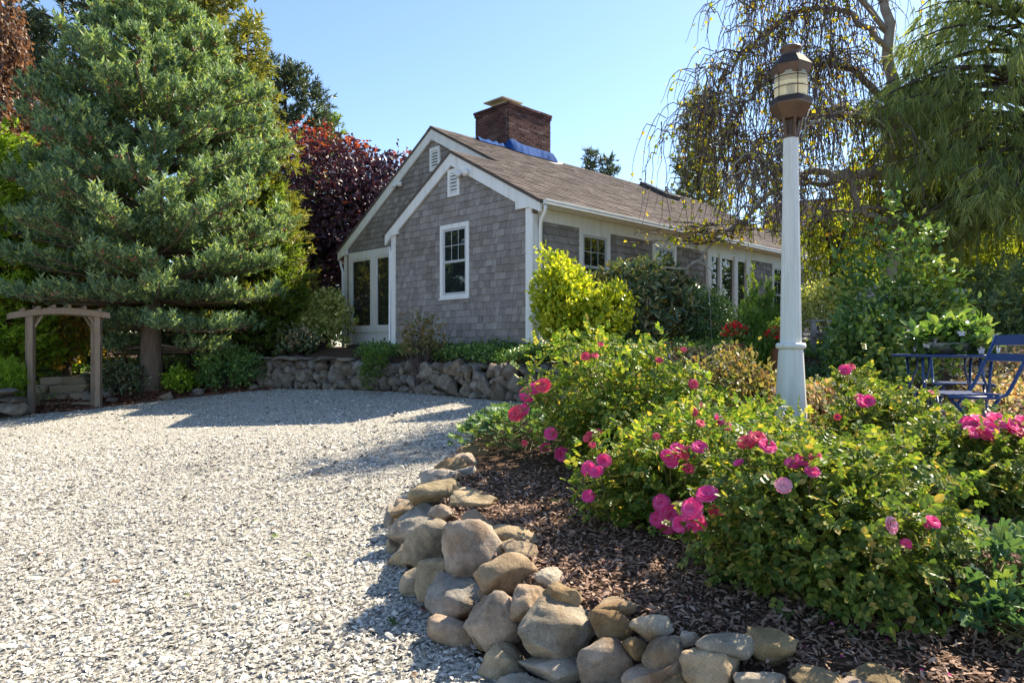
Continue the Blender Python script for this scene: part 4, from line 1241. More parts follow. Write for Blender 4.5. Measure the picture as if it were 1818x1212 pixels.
leaf_mat('rose_dark', [(0.04, 0.07, 0.016), (0.07, 0.115, 0.022), (0.115, 0.155, 0.03), (0.22, 0.21, 0.04), (0.3, 0.2, 0.06)], [0, .35, .68, .93, 1], trans=.45, rough=.42, spec=.35, clump=5, camt=.4)
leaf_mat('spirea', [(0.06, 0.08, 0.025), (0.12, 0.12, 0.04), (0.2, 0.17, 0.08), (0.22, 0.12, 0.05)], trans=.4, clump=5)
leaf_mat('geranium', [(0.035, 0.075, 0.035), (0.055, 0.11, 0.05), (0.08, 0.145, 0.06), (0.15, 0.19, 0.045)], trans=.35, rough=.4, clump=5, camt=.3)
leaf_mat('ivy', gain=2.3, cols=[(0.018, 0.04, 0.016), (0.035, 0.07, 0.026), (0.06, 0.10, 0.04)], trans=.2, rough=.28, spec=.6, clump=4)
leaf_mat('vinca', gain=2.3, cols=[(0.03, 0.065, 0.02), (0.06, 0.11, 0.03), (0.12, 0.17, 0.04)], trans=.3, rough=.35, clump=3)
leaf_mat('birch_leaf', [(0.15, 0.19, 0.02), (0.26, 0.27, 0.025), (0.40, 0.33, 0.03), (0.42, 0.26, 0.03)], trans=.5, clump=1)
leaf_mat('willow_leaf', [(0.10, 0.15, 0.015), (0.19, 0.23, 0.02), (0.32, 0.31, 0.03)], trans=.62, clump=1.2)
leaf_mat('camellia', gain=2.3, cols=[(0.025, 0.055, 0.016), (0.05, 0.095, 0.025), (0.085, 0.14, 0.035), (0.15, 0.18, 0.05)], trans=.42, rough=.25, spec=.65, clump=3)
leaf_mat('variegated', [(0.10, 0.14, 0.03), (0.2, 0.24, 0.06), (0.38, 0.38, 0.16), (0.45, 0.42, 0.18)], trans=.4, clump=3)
leaf_mat('litter', [(0.06, 0.10, 0.03), (0.22, 0.20, 0.08), (0.38, 0.33, 0.24), (0.32, 0.12, 0.05), (0.45, 0.42, 0.36)], trans=.3, clump=3, camt=.2)
leaf_mat('petal', [(0.49, 0.04, 0.18), (0.49, 0.065, 0.23), (0.49, 0.12, 0.28)], trans=.5, tint=(1.2, .7, .8), rough=.5, spec=.2, clump=30, camt=.12, dark=(.8, .5, .6))
leaf_mat('petal_coral', [(0.42, 0.03, 0.07), (0.47, 0.06, 0.10), (0.47, 0.11, 0.13)], trans=.35, tint=(1.2, .7, .8), rough=.5, spec=.2, clump=30, camt=.12)
leaf_mat('petal_pale', [(0.45, 0.14, 0.21), (0.46, 0.2, 0.28), (0.46, 0.28, 0.32)], trans=.35, tint=(1.1, .9, .9), rough=.5, spec=.2, clump=30, camt=.1)
leaf_mat('petal_white', [(0.43, 0.38, 0.42), (0.47, 0.44, 0.46)], trans=.3, tint=(1, 1, 1), clump=20, camt=.05)
leaf_mat('petal_red', [(0.45, 0.01, 0.02), (0.62, 0.03, 0.03)], trans=.3, tint=(1.2, .6, .6), clump=20, camt=.1)
leaf_mat('petal_yellow', [(0.75, 0.5, 0.02), (0.82, 0.62, 0.05)], trans=.3, tint=(1.1, 1, .6), clump=20, camt=.1)
surf_mat('cone', [(0.17, 0.07, 0.04), (0.28, 0.13, 0.08)], piece=.8, scale=4, rough=.9)

# ------------------------------------------------------------------ the big pine
r = np.random.default_rng(5)
tb = hit(262, 694)
tb = tb + np.array([0, .15, 0]); tb[2] = float(ground(tb[0], tb[1]))
DP = tb[1]; kk = DP / FPX
pine = empty('pine_tree', tb, 0, 'big bushy blue-green pine with upright shoots and red-brown cones beside the driveway', 'tree')
prof_y = [622, 595, 560, 500, 400, 300, 200, 120, 70, 45, 22, 8]
prof_r = [95, 178, 222, 240, 232, 212, 186, 146, 112, 84, 45, 8]
def pz_(y): return CAM_H - (y - HY) * kk
zz_ = np.array([pz_(y) for y in prof_y]); rr_ = np.array(prof_r) * kk
mt, mf, mc = MB(), MB(), MB()
trunk = [tb + np.array([0, 0, -.1]), tb + np.array([.0, 0, .25]), tb + np.array([.01, 0, 1.0]), tb + np.array([.05, .05, 3.0]), tb + np.array([.1, .1, 6.0]), tb + np.array([.1, .1, zz_[-1] - tb[2]])]
mt.tube(trunk, [.30, .235, .22, .17, .08, .02], 14)
tips_P, tips_O = [], []
z = zz_[0] + .12
while z < zz_[-1] - .1:
    R = np.interp(z, zz_, rr_); nb = int(r.integers(13, 16)) if R > .8 else 7
    a0 = r.uniform(0, 6.3)
    for b in range(nb):
        a = a0 + b * 2 * np.pi / nb + r.uniform(-.25, .25); L = R * r.uniform(.80, 1.08)
        if z < pz_(535) and math.cos(a) < .15: L = min(L, (78 + 60 * max(0, math.sin(a))) * kk)
        if z < pz_(585) and math.sin(a) < -.25: continue
        st = np.array([tb[0] + .06, tb[1] + .05, z + r.uniform(-.07, .07)])
        dirn = np.array([math.cos(a), math.sin(a), 0])
        lowd = smoothstep(3.2, 1.2, z - tb[2])
        end = st + dirn * L + np.array([0, 0, L * (.16 - .20 * lowd) + r.uniform(-.08, .1)])
        mid = st + dirn * L * .55 + np.array([0, 0, L * (-.03 - .06 * lowd)])
        t = np.linspace(0, 1, 8)[:, None]
        P = (1 - t) ** 2 * st + 2 * t * (1 - t) * mid + t * t * end
        mt.tube(P, np.linspace(.045, .008, 8) * (.35 + .25 * L), 5, False)
        nt = int(8 + L * 11)
        for q in range(nt):
            s = r.uniform(.12, 1.0) ** .75
            p = P[0] * 0 + np.array([np.interp(s, t[:, 0], P[:, c]) for c in range(3)])
            sd = np.cross(dirn, [0, 0, 1]) * r.choice([-1, 1])
            tl = r.uniform(.15, .55) * (1.15 - s * .75) * min(1.2, L)
            tw = norm(dirn * r.uniform(.2, .9) + sd * r.uniform(.4, 1) + np.array([0, 0, r.uniform(-.05, .14)]))
            e_ = p + tw * tl
            for g_ in np.linspace(.35, 1, max(2, int(tl / .09))):
                tips_P.append(p + tw * tl * g_ + r.normal(0, .025, 3)); tips_O.append(norm(tw * .8 + dirn * .3))
        tips_P.append(end); tips_O.append(dirn)
    z += r.uniform(.44, .58)
tips_P, tips_O = np.array(tips_P), np.array(tips_O)
TT = [TUFT(10, .20, .2, .50, s_, .85) for s_ in range(4)]
leaves(mf, tips_P, tips_O, TT, .185, r, 1, .02, up=1.1, outw=.6, rnd=.25, var=.3)
# upright candles on the outer shoots
top = r.permutation(len(tips_P))[:int(len(tips_P) * .42)]
leaves(mf, tips_P[top] + np.array([0, 0, .06]), tips_O[top], TT, .22, r, 1, .02, up=1.8, outw=.3, rnd=.22, var=.3)
local(mf, tb).build('needles', M['pine_blue'], pine, fix=False)
local(mt, tb).build('trunk', M['bark'], pine, True, fix=False)
cn = r.permutation(len(tips_P)); cn = [i for i in cn if np.linalg.norm(tips_P[i][:2] - tb[:2]) > np.interp(tips_P[i][2], zz_, rr_) * .75][:300]
for i in cn:
    for q in range(int(r.integers(2, 5))):
        c = tips_P[i] + r.normal(0, .035, 3) + np.array([0, 0, .0]); d = norm(r.normal(size=3) + np.array([0, 0, .5]))
        mc.tube([c, c + d * .02, c + d * .05, c + d * .07], [.008, .022, .018, .004], 5, False)
tag(local(mc, tb).build('cones', M['cone'], pine, fix=False), kind='stuff')

# ------------------------------------------------------------------ other trees on the left
def conifer(name, label, base, h, rad, n, tm, mat, size, seed, bark='dark_bark', gaps=.0, top=.08, group=None, power=1.0, z0=.08, per=2):
    r = np.random.default_rng(seed); base = np.asarray(base, float)
    root = empty(name, base, 0, label, 'tree', group)
    mt, mf = MB(), MB()
    mt.tube([base + [0, 0, -.1], base + [0, 0, h * .5], base + [0, 0, h]], [rad * .08 + .03, rad * .05 + .02, .015], 8)
    P, O = [], []
    nb = int(n)
    for i in range(nb):
        t = z0 + (1 - z0) * (i / nb) ** 1.0; a = i * 2.39996 + r.uniform(-.3, .3)
        L = (rad * (1 - t) ** power + rad * top) * r.uniform(.7, 1.15)
        if r.random() < gaps: L *= .35
        d = np.array([math.cos(a), math.sin(a), 0]); st = base + [0, 0, t * h]
        en = st + d * L + np.array([0, 0, L * r.uniform(-.15, .35)])
        mt.tube([st, (st + en) / 2 + [0, 0, -.03 * L], en], [.02 + .012 * L, .012 + .006 * L, .005], 4, False)
        m = max(3, int(L / (size * .55)))
        s = r.uniform(.25, 1.0, m)[:, None]
        sd = np.cross(d, [0, 0, 1])
        pts = st + (en - st) * s + sd * (r.normal(0, .30, (m, 1)) * L * (1.1 - s)) + r.normal(0, size * .35, (m, 3))
        P.append(pts); O.append(np.repeat(d[None], m, 0))
    P, O = np.vstack(P), np.vstack(O)
    leaves(mf, P, O, tm, size, r, per, size * .3, up=.5, outw=.8, rnd=.5)
    local(mf, base).build('crown', M[mat], root, fix=False)
    local(mt, base).build('trunk', M[bark], root, True, fix=False)
    return root

def broadleaf(name, label, base, h, rad, zc, n, per, size, tm, mat, seed, bark='dark_bark', spread=None, amp=.35, shell=.55, limbs=14, mats=None, f=3.5, up=.2, droop=0.0, r0=.12, zlow=-.8, group=None):
    """A trunk with limbs; a crown of leaf clumps. mats: [(test, material name)] to split the crown by leaf colour."""
    r = np.random.default_rng(seed); base = np.asarray(base, float)
    root = empty(name, base, 0, label, 'tree', group)
    c = base + np.array([0, 0, zc])
    P, O = blob(c, rad, n, r, shell, amp, zlow, f)
    mt = MB()
    mt.tube([base - [0, 0, .1], base + [0, 0, zc * .5], c], [r0, r0 * .75, r0 * .5], 9)
    stems(mt, base + [0, 0, zc * .45], P[r.permutation(len(P))[:limbs]], r, r0 * .4, .008, .12, 5, 6, .03)
    local(mt, base).build('trunk', M[bark], root, True, fix=False)
    sel = np.full(len(P), 0)
    if mats:
        sel = np.array([mats[0](p, o, r) for p, o in zip(P, O)])
    for g_, (nm, mm) in enumerate(mats[1] if mats else [('crown', mat)]):
        k = sel == g_
        if k.any():
            mf = MB(); leaves(mf, P[k], O[k], tm, size, r, per, spread or size * 1.2, up=up, outw=.5, rnd=.9, droop=droop)
            local(mf, base).build(nm, M[mm], root, fix=False)
    return root, P, O

def weeper(name, label, base, limbs, nst, lmin, lmax, leafn, lsize, ltm, lmat, smat, tmat, seed, r0=.16, sway=.12, sr=.0035, cat='tree', prob=None, spread=.35, leaf_lo=.0, sub=0, floor=.25):
    """A weeping tree: limbs given as point lists, thin shoots hanging from them, leaves along the shoots."""
    r = np.random.default_rng(seed); base = np.asarray(base, float)
    root = empty(name, base, 0, label, cat)
    mt, ms, mf = MB(), MB(), MB()
    LP_, LO_ = [], []
    wts = np.array([np.linalg.norm(np.diff(np.array(l[0], float), axis=0), axis=1).sum() * l[3] for l in limbs]); wts /= wts.sum()
    for pts, ra, rb, wt in limbs:
        pts = np.array(pts, float)
        tt = np.linspace(0, 1, len(pts)); k = np.linspace(0, 1, len(pts) * 4)
        P = np.column_stack([np.interp(k, tt, pts[:, c]) for c in range(3)])
        for _ in range(2): P[1:-1] = (P[:-2] + 2 * P[1:-1] + P[2:]) / 4
        P[1:-1] += r.normal(0, .025, P[1:-1].shape)
        mt.tube(P, np.linspace(ra, rb, len(P)), 7)
    extra = []
    for i in range(sub):
        pts, ra, rb, wt = limbs[r.choice(len(limbs), p=wts)]
        pts = np.array(pts, float); s = r.uniform(.25, 1) * (len(pts) - 1)
        p = np.array([np.interp(s, np.arange(len(pts)), pts[:, c]) for c in range(3)])
        d = norm(np.array([r.normal() - .1, r.normal() * .8, r.uniform(-.2, .6)])); L = r.uniform(.3, .9)
        C = [p, p + d * L * .35 + [0, 0, .06], p + d * L * .7 + [0, 0, -.02 * L], p + d * L + [0, 0, -.30 * L], p + d * L * 1.12 + [0, 0, -.65 * L]]
        mt.tube(C, [.016, .013, .010, .007, .004], 5, False)
        extra.append((C, .01, .004, 1))
    if sub:
        limbs = list(limbs) + extra
        wts = np.concatenate([wts * .35, np.full(sub, .65 / sub)]); wts /= wts.sum()
    for i in range(nst):
        pts, ra, rb, wt = limbs[r.choice(len(limbs), p=wts)]
        pts = np.array(pts, float); s = r.uniform(.12, 1) * (len(pts) - 1)
        p = np.array([np.interp(s, np.arange(len(pts)), pts[:, c]) for c in range(3)]) + r.normal(0, .05, 3)
        out = norm(np.array([r.normal(), r.normal(), 0])) * r.uniform(.05, spread)
        L = r.uniform(lmin, lmax); n = 9; t = np.linspace(0, 1, n)
        z = p[2] + .18 * np.sin(np.minimum(t * 4, np.pi)) * r.uniform(.2, 1) - L * np.clip(t - .12, 0, 1)
        wob = np.cumsum(r.normal(0, sway * L / n * .6, (n, 2)), axis=0)
        X = p[0] + out[0] * np.sqrt(t) * 1.2 + wob[:, 0]; Y = p[1] + out[1] * np.sqrt(t) * 1.2 + wob[:, 1]
        z = np.maximum(z, float(base[2]) + floor + r.uniform(0, .3))
        Q = np.column_stack([X, Y, z])
        ms.tube(Q, np.linspace(sr * 1.6, sr * .6, n), 3, False)
        m = r.poisson(leafn * L)
        if m:
            k = r.uniform(leaf_lo, 1, m) * (n - 1)
            LP_.append(np.column_stack([np.interp(k, np.arange(n), Q[:, c]) for c in range(3)])); LO_.append(norm(r.normal(size=(m, 3))))
    LP_, LO_ = np.vstack(LP_), np.vstack(LO_)
    leaves(mf, LP_, LO_, ltm, lsize, r, 1, lsize * .4, up=0, droop=.7, outw=.5, rnd=.5, nup=.2)
    local(mt, base).build('trunk', M[tmat], root, True, fix=False)
    local(ms, base).build('hanging_shoots', M[smat], root, False, fix=False)
    local(mf, base).build('leaves', M[lmat], root, fix=False)
    return root

T4 = [TUFT(9, .20, .2, .6, 20 + s_, .8) for s_ in range(3)]
def at(x, Y): X = (x - CX) / FPX * Y; return on_ground(X, Y)
# tall pines behind
def pom(name, label, base, h, blobs, mat, seed, size=.30, tr=.14):
    """A tall open pine: bare trunk and limbs carrying needle masses; blobs = (dx, dy, z, radius)."""
    r = np.random.default_rng(seed); base = np.asarray(base, float)
    root = empty(name, base, 0, label, 'tree')
    mt, mf = MB(), MB()
    mt.tube([base - [0, 0, .1], base + [.1, 0, h * .5], base + [0, 0, h]], [tr, tr * .7, .03], 8)
    for dx, dy, z, rad in blobs:
        c = base + np.array([dx, dy, z]); s = base + np.array([0, 0, max(z - abs(dx) * .5 - .3, h * .2)])
        mt.tube([s, (s + c) / 2 + [0, 0, -.1], c], [.06, .04, .015], 5, False)
        P, O = blob(c, (rad, rad, rad * .62), int(60 * rad ** 1.5 + 16), r, .7, .35)
        leaves(mf, P, O, T4, size, r, 3, size * .35, up=.6, outw=.6, rnd=.6)
    local(mf, base).build('crown', M[mat], root, fix=False)
    local(mt, base).build('trunk', M['dark_bark'], root, True, fix=False)
r = np.random.default_rng(77)
pom('tall_pine', 'tall dark pine rising behind the big blue-green pine on its left', at(110, 24), 13.5,
    [(r.uniform(-2.0, 2.0), r.uniform(-1, 1), z, r.uniform(.7, 1.2)) for z in np.linspace(7, 13.6, 17)], 'pine_dark', 3)
pom('tall_pine', 'tall pine with rusty old needles topping out behind the big blue-green pine', at(335, 22), 13.2,
    [(r.uniform(-1.0, 1.2), r.uniform(-1, 1), z, r.uniform(.6, .95)) for z in np.linspace(6, 13.0, 16)], 'pine_gold', 4)
pom('tall_pine', 'slender open pine between the big pine and the red maple', at(505, 25), 10.6,
    [(-.4, 0, 10.0, .6), (.3, 0, 9.7, .55), (.8, 0, 9.0, .6), (-.5, 0, 8.8, .8), (.6, 0, 8.0, .9), (-.6, 0, 7.6, .8), (.9, 0, 7.0, .8), (-.2, 0, 6.6, .8), (.5, 0, 5.6, .8), (-.7, 0, 5.2, .8), (.8, 0, 4.4, .8), (0, 0, 3.4, 1.0)], 'pine_dark', 5)
conifer('golden_cypress', 'golden-green cypress close behind the right flank of the big pine', at(440, 17.5), 8.6, 1.75, 190, T4, 'pine_gold', .26, 6, power=.75)
conifer('green_cypress', 'yellow-green feathery conifer between the big pine and the purple maple', at(478, 17.0), 4.4, 1.0, 150, T4, 'hedge_green', .20, 7, power=.6)
conifer('dark_spruce', 'small green conifer showing over the maple', at(580, 27), 9.0, 1.8, 150, T4, 'hedge_green', .30, 8, power=.8)
conifer('hedge_cypress', 'bright green cypress at the edge of the garden beyond the arbour', at(-15, 15.5), 5.6, 1.3, 260, T4, 'lime', .20, 9, power=.35, top=.3)
conifer('hedge_cypress', 'dark green cypress standing behind the golden weeping tree', at(60, 19.5), 6.5, 1.6, 240, T4, 'hedge_green', .24, 10, power=.4, top=.3)
# weeping copper beech at the left edge
bb = at(-70, 17.0)
def arch(b, dx, dy, h, drop): return [b + [0, 0, h * .6], b + [dx * .3, dy * .3, h], b + [dx * .7, dy * .7, h * .98], b + [dx, dy, h - drop]]
weeper('copper_beech', 'weeping copper beech with rusty drooping leaves beyond the cypress', bb,
       [([bb, bb + [.1, 0, 3], bb + [.1, 0, 6], bb + [0, 0, 9.4]], .2, .05, .3)] + [(arch(bb, dx, dy, h, 1.2), .07, .02, 1) for dx, dy, h in ((1.6, -.3, 9.0), (2.0, .2, 8.0), (1.5, .5, 6.5), (-1.5, 0, 8), (1.8, -.6, 7.2), (.8, -1.2, 8.5), (1.2, .3, 9.8))],
       420, 1.0, 3.0, 16, .11, LEAF(.34), 'beech_brown', 'twig', 'dark_bark', 12, spread=.6)
# golden weeping tree behind the arbour
gb = at(118, 16.6)
weeper('golden_weeping_tree', 'small weeping tree with golden and green leaves behind the arbour', gb,
       [([gb, gb + [.05, 0, 1.0], gb + [0, 0, 2.2]], .10, .05, .2)] + [(arch(gb, 1.55 * math.cos(a), 1.0 * math.sin(a), 2.55 + .3 * math.sin(3 * a), .5), .04, .012, 1) for a in np.arange(0, 6.2, .55)],
       520, .6, 2.0, 26, .085, LEAF(.34), 'weep_gold', 'twig', 'dark_bark', 13, spread=.5)
# japanese maple
mbs = at(632, 22.5)
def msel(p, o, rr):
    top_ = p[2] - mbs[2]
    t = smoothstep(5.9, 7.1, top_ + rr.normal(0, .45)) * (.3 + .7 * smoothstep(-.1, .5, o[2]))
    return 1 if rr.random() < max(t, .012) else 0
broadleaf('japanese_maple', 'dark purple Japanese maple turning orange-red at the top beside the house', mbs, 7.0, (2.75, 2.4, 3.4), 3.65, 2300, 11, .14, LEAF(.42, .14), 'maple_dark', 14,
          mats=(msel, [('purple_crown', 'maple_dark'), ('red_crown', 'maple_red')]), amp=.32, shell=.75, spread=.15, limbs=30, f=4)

# ------------------------------------------------------------------ shrubs on the left and round the house
L4, L3 = LEAF(.34), LEAF6(.30)
def bush_px(name, label, x0, x1, ytop, ybase, Y, depth, n, per, size, tm, mat, **kw):
    """A shrub spanning photo columns x0..x1 at depth Y, its top at row ytop; it stands on the ground there."""
    X = ((x0 + x1) / 2 - CX) / FPX * Y
    b = on_ground(X, Y)
    h = CAM_H - (ytop - HY) / FPX * Y - b[2]
    return shrub(name, label, b, ((x1 - x0) / 2 / FPX * Y, depth, max(h, .12)), n, per, size, tm, mat, **kw)

bush_px('low_shrub', 'bright lime-green low shrub above the dark stone stub', -40, 46, 638, 700, 13.7, .5, 260, 9, .075, T4, 'lime', seed=31, up=.8)
bush_px('low_shrub', 'dark leafy shrub between the arbour post and the pine trunk', 185, 245, 645, 700, 15.0, .4, 150, 9, .07, L4, 'rhodo', seed=32)
bush_px('low_shrub', 'small yellow-green shrub just right of the pine trunk', 285, 345, 655, 696, 15.3, .35, 120, 9, .07, L4, 'lime', seed=33, amp=.4)
bush_px('low_shrub', 'loose dark green shrub under the pine at the end of the retaining wall', 345, 470, 618, 690, 15.6, .55, 330, 10, .075, L4, 'vinca', seed=34, amp=.4)
bush_px('low_shrub', 'dark bush in the deep shade under the pine branches', 395, 520, 560, 640, 17.0, .6, 240, 9, .09, L4, 'rhodo', seed=35, amp=.4)
bush_px('variegated_shrub', 'cream and yellow variegated shrub left of the picture window', 528, 612, 522, 632, 17.4, .65, 420, 10, .085, L4, 'variegated', seed=36, amp=.35)
hy, P_, O_ = bush_px('hydrangea', 'hydrangea with dry buff flower heads beside the variegated shrub', 490, 560, 585, 640, 16.4, .4, 130, 8, .10, L3, 'rhodo', seed=37, amp=.4)
rr = np.random.default_rng(38)
for (x, y) in ((512, 601), (524, 594), (541, 585), (527, 607), (516, 610), (548, 592)):
    c = px(x, y, 16.1) - np.array(hy.location); m = MB()
    d = norm(rr.normal(size=(40, 3))); leaves(m, c + d * .055, d, LEAF(.45), .04, rr, 1, .01)
    m.build('flower_head', M['litter'], hy, fix=False)
# yews and filler far left so the garden closes off
for i, (x, Y, h, w, mt_) in enumerate(((150, 21.5, 5.0, 2.2, 'hedge_green'), (330, 23, 5.5, 2.4, 'vinca'), (470, 22, 4.5, 2.0, 'vinca'), (-120, 20, 6, 2.5, 'hedge_green'), (250, 27, 7, 3, 'hedge_green'), (430, 28, 7, 3, 'hedge_green'), (20, 26, 9, 3, 'vinca'))):
    b = at(x, Y)
    broadleaf('garden_tree', ('rounded green tree behind the arbour and pine', 'dense green tree far behind the pine trunk', 'dark leafy tree behind the pine branches, left of the maple', 'leafy green tree beyond the cypress', 'tall leafy tree behind the terrace sofa', 'tall leafy tree behind the slender open pine', 'high dark leafy tree behind the cypresses')[i],
              b, h, (w, 1.6, h * .5), h * .5, 420, 9, .20, L4, mt_, 40 + i, spread=.3, zlow=-1)

# in front of the gable
sh, P_, O_ = bush_px('twiggy_shrub', 'small twiggy shrub with sparse leaves against the gable wall', 708, 794, 556, 625, 12.6, .34, 120, 8, .06, L4, 'spirea', seed=51, zlow=-.1, zc=.55, nst=70, r0=.010, amp=.35)
bush_px('golden_euonymus', 'golden yellow-green bushy euonymus at the corner of the house', 948, 1045, 452, 615, 10.9, .55, 520, 11, .075, L4, 'euonymus', seed=52, amp=.38, zc=.48, up=.8)
bush_px('golden_euonymus', 'lower golden-green euonymus leaning on the dark rhododendron', 1010, 1108, 500, 615, 10.7, .5, 420, 11, .075, L4, 'euonymus', seed=53, amp=.4, zc=.48, up=.8)
bush_px('rhododendron', 'broad dark rhododendron with glossy drooping leaves below the front windows', 1040, 1262, 458, 612, 11.6, .8, 620, 9, .125, LEAF6(.2, .05, -.2), 'rhodo', seed=54, amp=.25, up=.2, nup=.5, zc=.5, nst=60)
bush_px('boxwood', 'clipped round boxwood beside the rhododendron', 1222, 1302, 522, 612, 11.0, .42, 620, 9, .042, L4, 'boxwood', seed=55, amp=.08, shell=.35)
for i, (x0, x1, yt, Y, lb) in enumerate(((1312, 1350, 565, 9.6, 'feathery bright green dwarf cypress left of the lamp post'), (1322, 1388, 545, 9.9, 'taller feathery green dwarf cypress close to the lamp post'), (1318, 1366, 598, 9.2, 'low spreading feathery green shrub below the dwarf cypresses'))):
    b = at((x0 + x1) / 2, Y); h = CAM_H - (yt - HY) / FPX * Y - b[2]
    shrub('dwarf_cypress', lb, b, ((x1 - x0) / 2 / FPX * Y, .28, h), 230, 6, .11, TUFT(9, .16, .2, .55, 60 + i, .6), 'feather', seed=60 + i, up=1.3, amp=.35, zc=.35, outw=.4, rnd=.3)
for i, (x, yt, Y) in enumerate(((1333, 480, 12.2), (1366, 478, 12.6))):
    b = at(x, Y); h = CAM_H - (yt - HY) / FPX * Y - b[2]
    shrub('slim_cypress', ('slim young cypress by the garden door', 'slim young cypress under the far window')[i], b, (.09, .09, h), 36, 4, .09, TUFT(9, .16, .2, .55, 66 + i, .6), 'hedge_green', seed=66 + i, up=1.4, amp=.2, zc=.5, outw=.3, rnd=.3)
# potted chrysanthemums by the door
for i, (x, y, mt_, lb) in enumerate(((1305, 577, 'petal_red', 'pot of dark red chrysanthemums behind the feathery cypress'), (1378, 571, 'petal_yellow', 'pot of yellow chrysanthemums behind the lamp post'), (1380, 586, 'petal_red', 'pot of red chrysanthemums in front of the yellow ones'))):
    Y = 9.2 - .2 * (i == 2); p = px(x, y, Y); g0 = float(ground(p[0], p[1])); rr = np.random.default_rng(70 + i)
    root = empty('flower_pot', (p[0], p[1], g0), 0, lb, 'potted plant')
    hgt = p[2] - g0
    MB().lathe([(0, 0), (.10, 0), (.14, hgt * .6), (.15, hgt * .62), (.12, hgt * .6), (0, hgt * .58)], 18).build('pot', M['terracotta'], root, True)
    P, O = blob((0, 0, hgt * .72), (.17, .17, .17), 90, rr, .4, .1, -.2); m = MB(); leaves(m, P, O, L4, .06, rr, 3, .02); m.build('foliage', M['vinca'], root, fix=False)
    P, O = blob((0, 0, hgt * .8), (.15, .15, .14), 60, rr, .2, .1, -.1); m = MB(); leaves(m, P, O, LEAF(.5), .035, rr, 7, .012, up=.6, outw=.8); m.build('blossom', M[mt_], root, fix=False)
bush_px('rounded_shrub', 'rounded pale green small-leaved shrub right of the lamp post by the house', 1418, 1530, 496, 600, 11.6, .6, 620, 9, .05, L4, 'variegated', seed=75, amp=.2, nst=40, zlow=-.35, zc=.55)
bush_px('camellia', 'tall dark glossy-leaved shrub behind the blue table', 1505, 1690, 440, 655, 8.2, .7, 620, 8, .085, L3, 'camellia', seed=76, amp=.5, zc=.5, up=.3, shell=.75, f=5)
bush_px('camellia', 'lower glossy shrub in front of the reclining chair', 1470, 1600, 555, 665, 7.9, .5, 380, 9, .07, L3, 'camellia', seed=77, amp=.35, up=.4)
bush_px('mugo_pine', 'dark spreading mugo pine at the far right behind the table', 1690, 1860, 500, 585, 11.5, .8, 360, 4, .17, TT, 'pine_blue', seed=78, up=.9, amp=.35)
bush_px('garden_shrub', 'leafy green shrub behind the mugo pine', 1640, 1830, 430, 580, 14.0, 1.0, 600, 9, .11, L4, 'willow_leaf', seed=79, amp=.3)
bush_px('garden_shrub', 'yellow-green shrub closing the view left of the mugo pine', 1560, 1720, 440, 600, 15.5, 1.0, 520, 9, .12, L4, 'willow_leaf', seed=80, amp=.3)

# ------------------------------------------------------------------ weeping trees on the right
wb_ = at(1592, 11.6)
def W(x, y, Y=11.2): return px(x, y, Y)
birch_limbs = [
    ([wb_, W(1592, 520, 11.6), W(1590, 330, 11.6), W(1585, 200, 11.6), W(1575, 60, 11.6), W(1565, -60, 11.6)], .17, .06, .15),
    ([W(1590, 310, 11.6), W(1540, 308), W(1490, 318), W(1450, 300), W(1410, 310)], .085, .045, .05),
    ([W(1410, 310), W(1370, 340), W(1310, 400, 11), W(1250, 448, 10.9), W(1218, 478, 10.8)], .045, .012, 1.2),
    ([W(1490, 318), W(1460, 330), W(1420, 322), W(1380, 300), W(1330, 280)], .05, .012, .9),
    ([W(1500, 300), W(1520, 360), W(1545, 385), W(1590, 400)], .06, .04, .04),
    ([W(1585, 190, 11.6), W(1530, 130), W(1470, 110), W(1400, 120), W(1340, 160), W(1300, 220), W(1270, 290, 11)], .06, .012, 1.3),
    ([W(1580, 100, 11.6), W(1520, 30), W(1450, 10), W(1380, 40), W(1320, 90), W(1280, 150), W(1255, 220, 11)], .05, .012, 1.2),
    ([W(1578, 60, 11.6), W(1500, -40), W(1420, -60), W(1360, -30), W(1330, 30)], .05, .012, .8),
    ([W(1588, 240, 11.6), W(1540, 210, 10.6), W(1480, 200, 10.2), W(1420, 230, 10.0), W(1370, 280, 9.9), W(1330, 340, 9.9)], .05, .012, .8),
    ([W(1585, 200, 11.8), W(1500, 190, 12.6), W(1420, 210, 12.9), W(1350, 250, 13), W(1290, 320, 13)], .05, .012, 1.0),
    ([W(1590, 250, 11.6), W(1640, 180, 11.9), W(1700, 170, 12.2), W(1760, 220, 12.4)], .05, .012, .6),
    ([W(1590, 360, 11.6), W(1540, 372), W(1480, 375), W(1430, 400)], .05, .02, .15),
]
weeper('weeping_birch', 'weeping birch with bare purple-brown hanging twigs and sparse yellow leaves behind the lamp post', wb_, birch_limbs, 2000, .25, 1.5, 2.4, .068, LEAF(.42), 'birch_leaf', 'twig', 'birch_bark', 90, spread=.55, sr=.0056, sub=170, sway=.30, floor=1.75)
# a green and yellow spruce behind it over the roof
conifer('yellowing_spruce', 'spruce with yellowing tips rising behind the roof and the birch', at(1240, 26), 9.3, 1.5, 230, T4, 'pine_gold', .28, 91, power=.7)
conifer('roof_spruce', 'left of a pair of blue-green spruce tips showing over the roof ridge', at(1048, 34), 9.4, 1.0, 130, T4, 'pine_dark', .30, 92, power=.9, top=.04)
conifer('roof_spruce', 'right and leafier of a pair of blue-green spruce tips over the roof ridge', at(1079, 34), 9.1, 1.15, 130, T4, 'pine_dark', .30, 93, power=.9, top=.04)
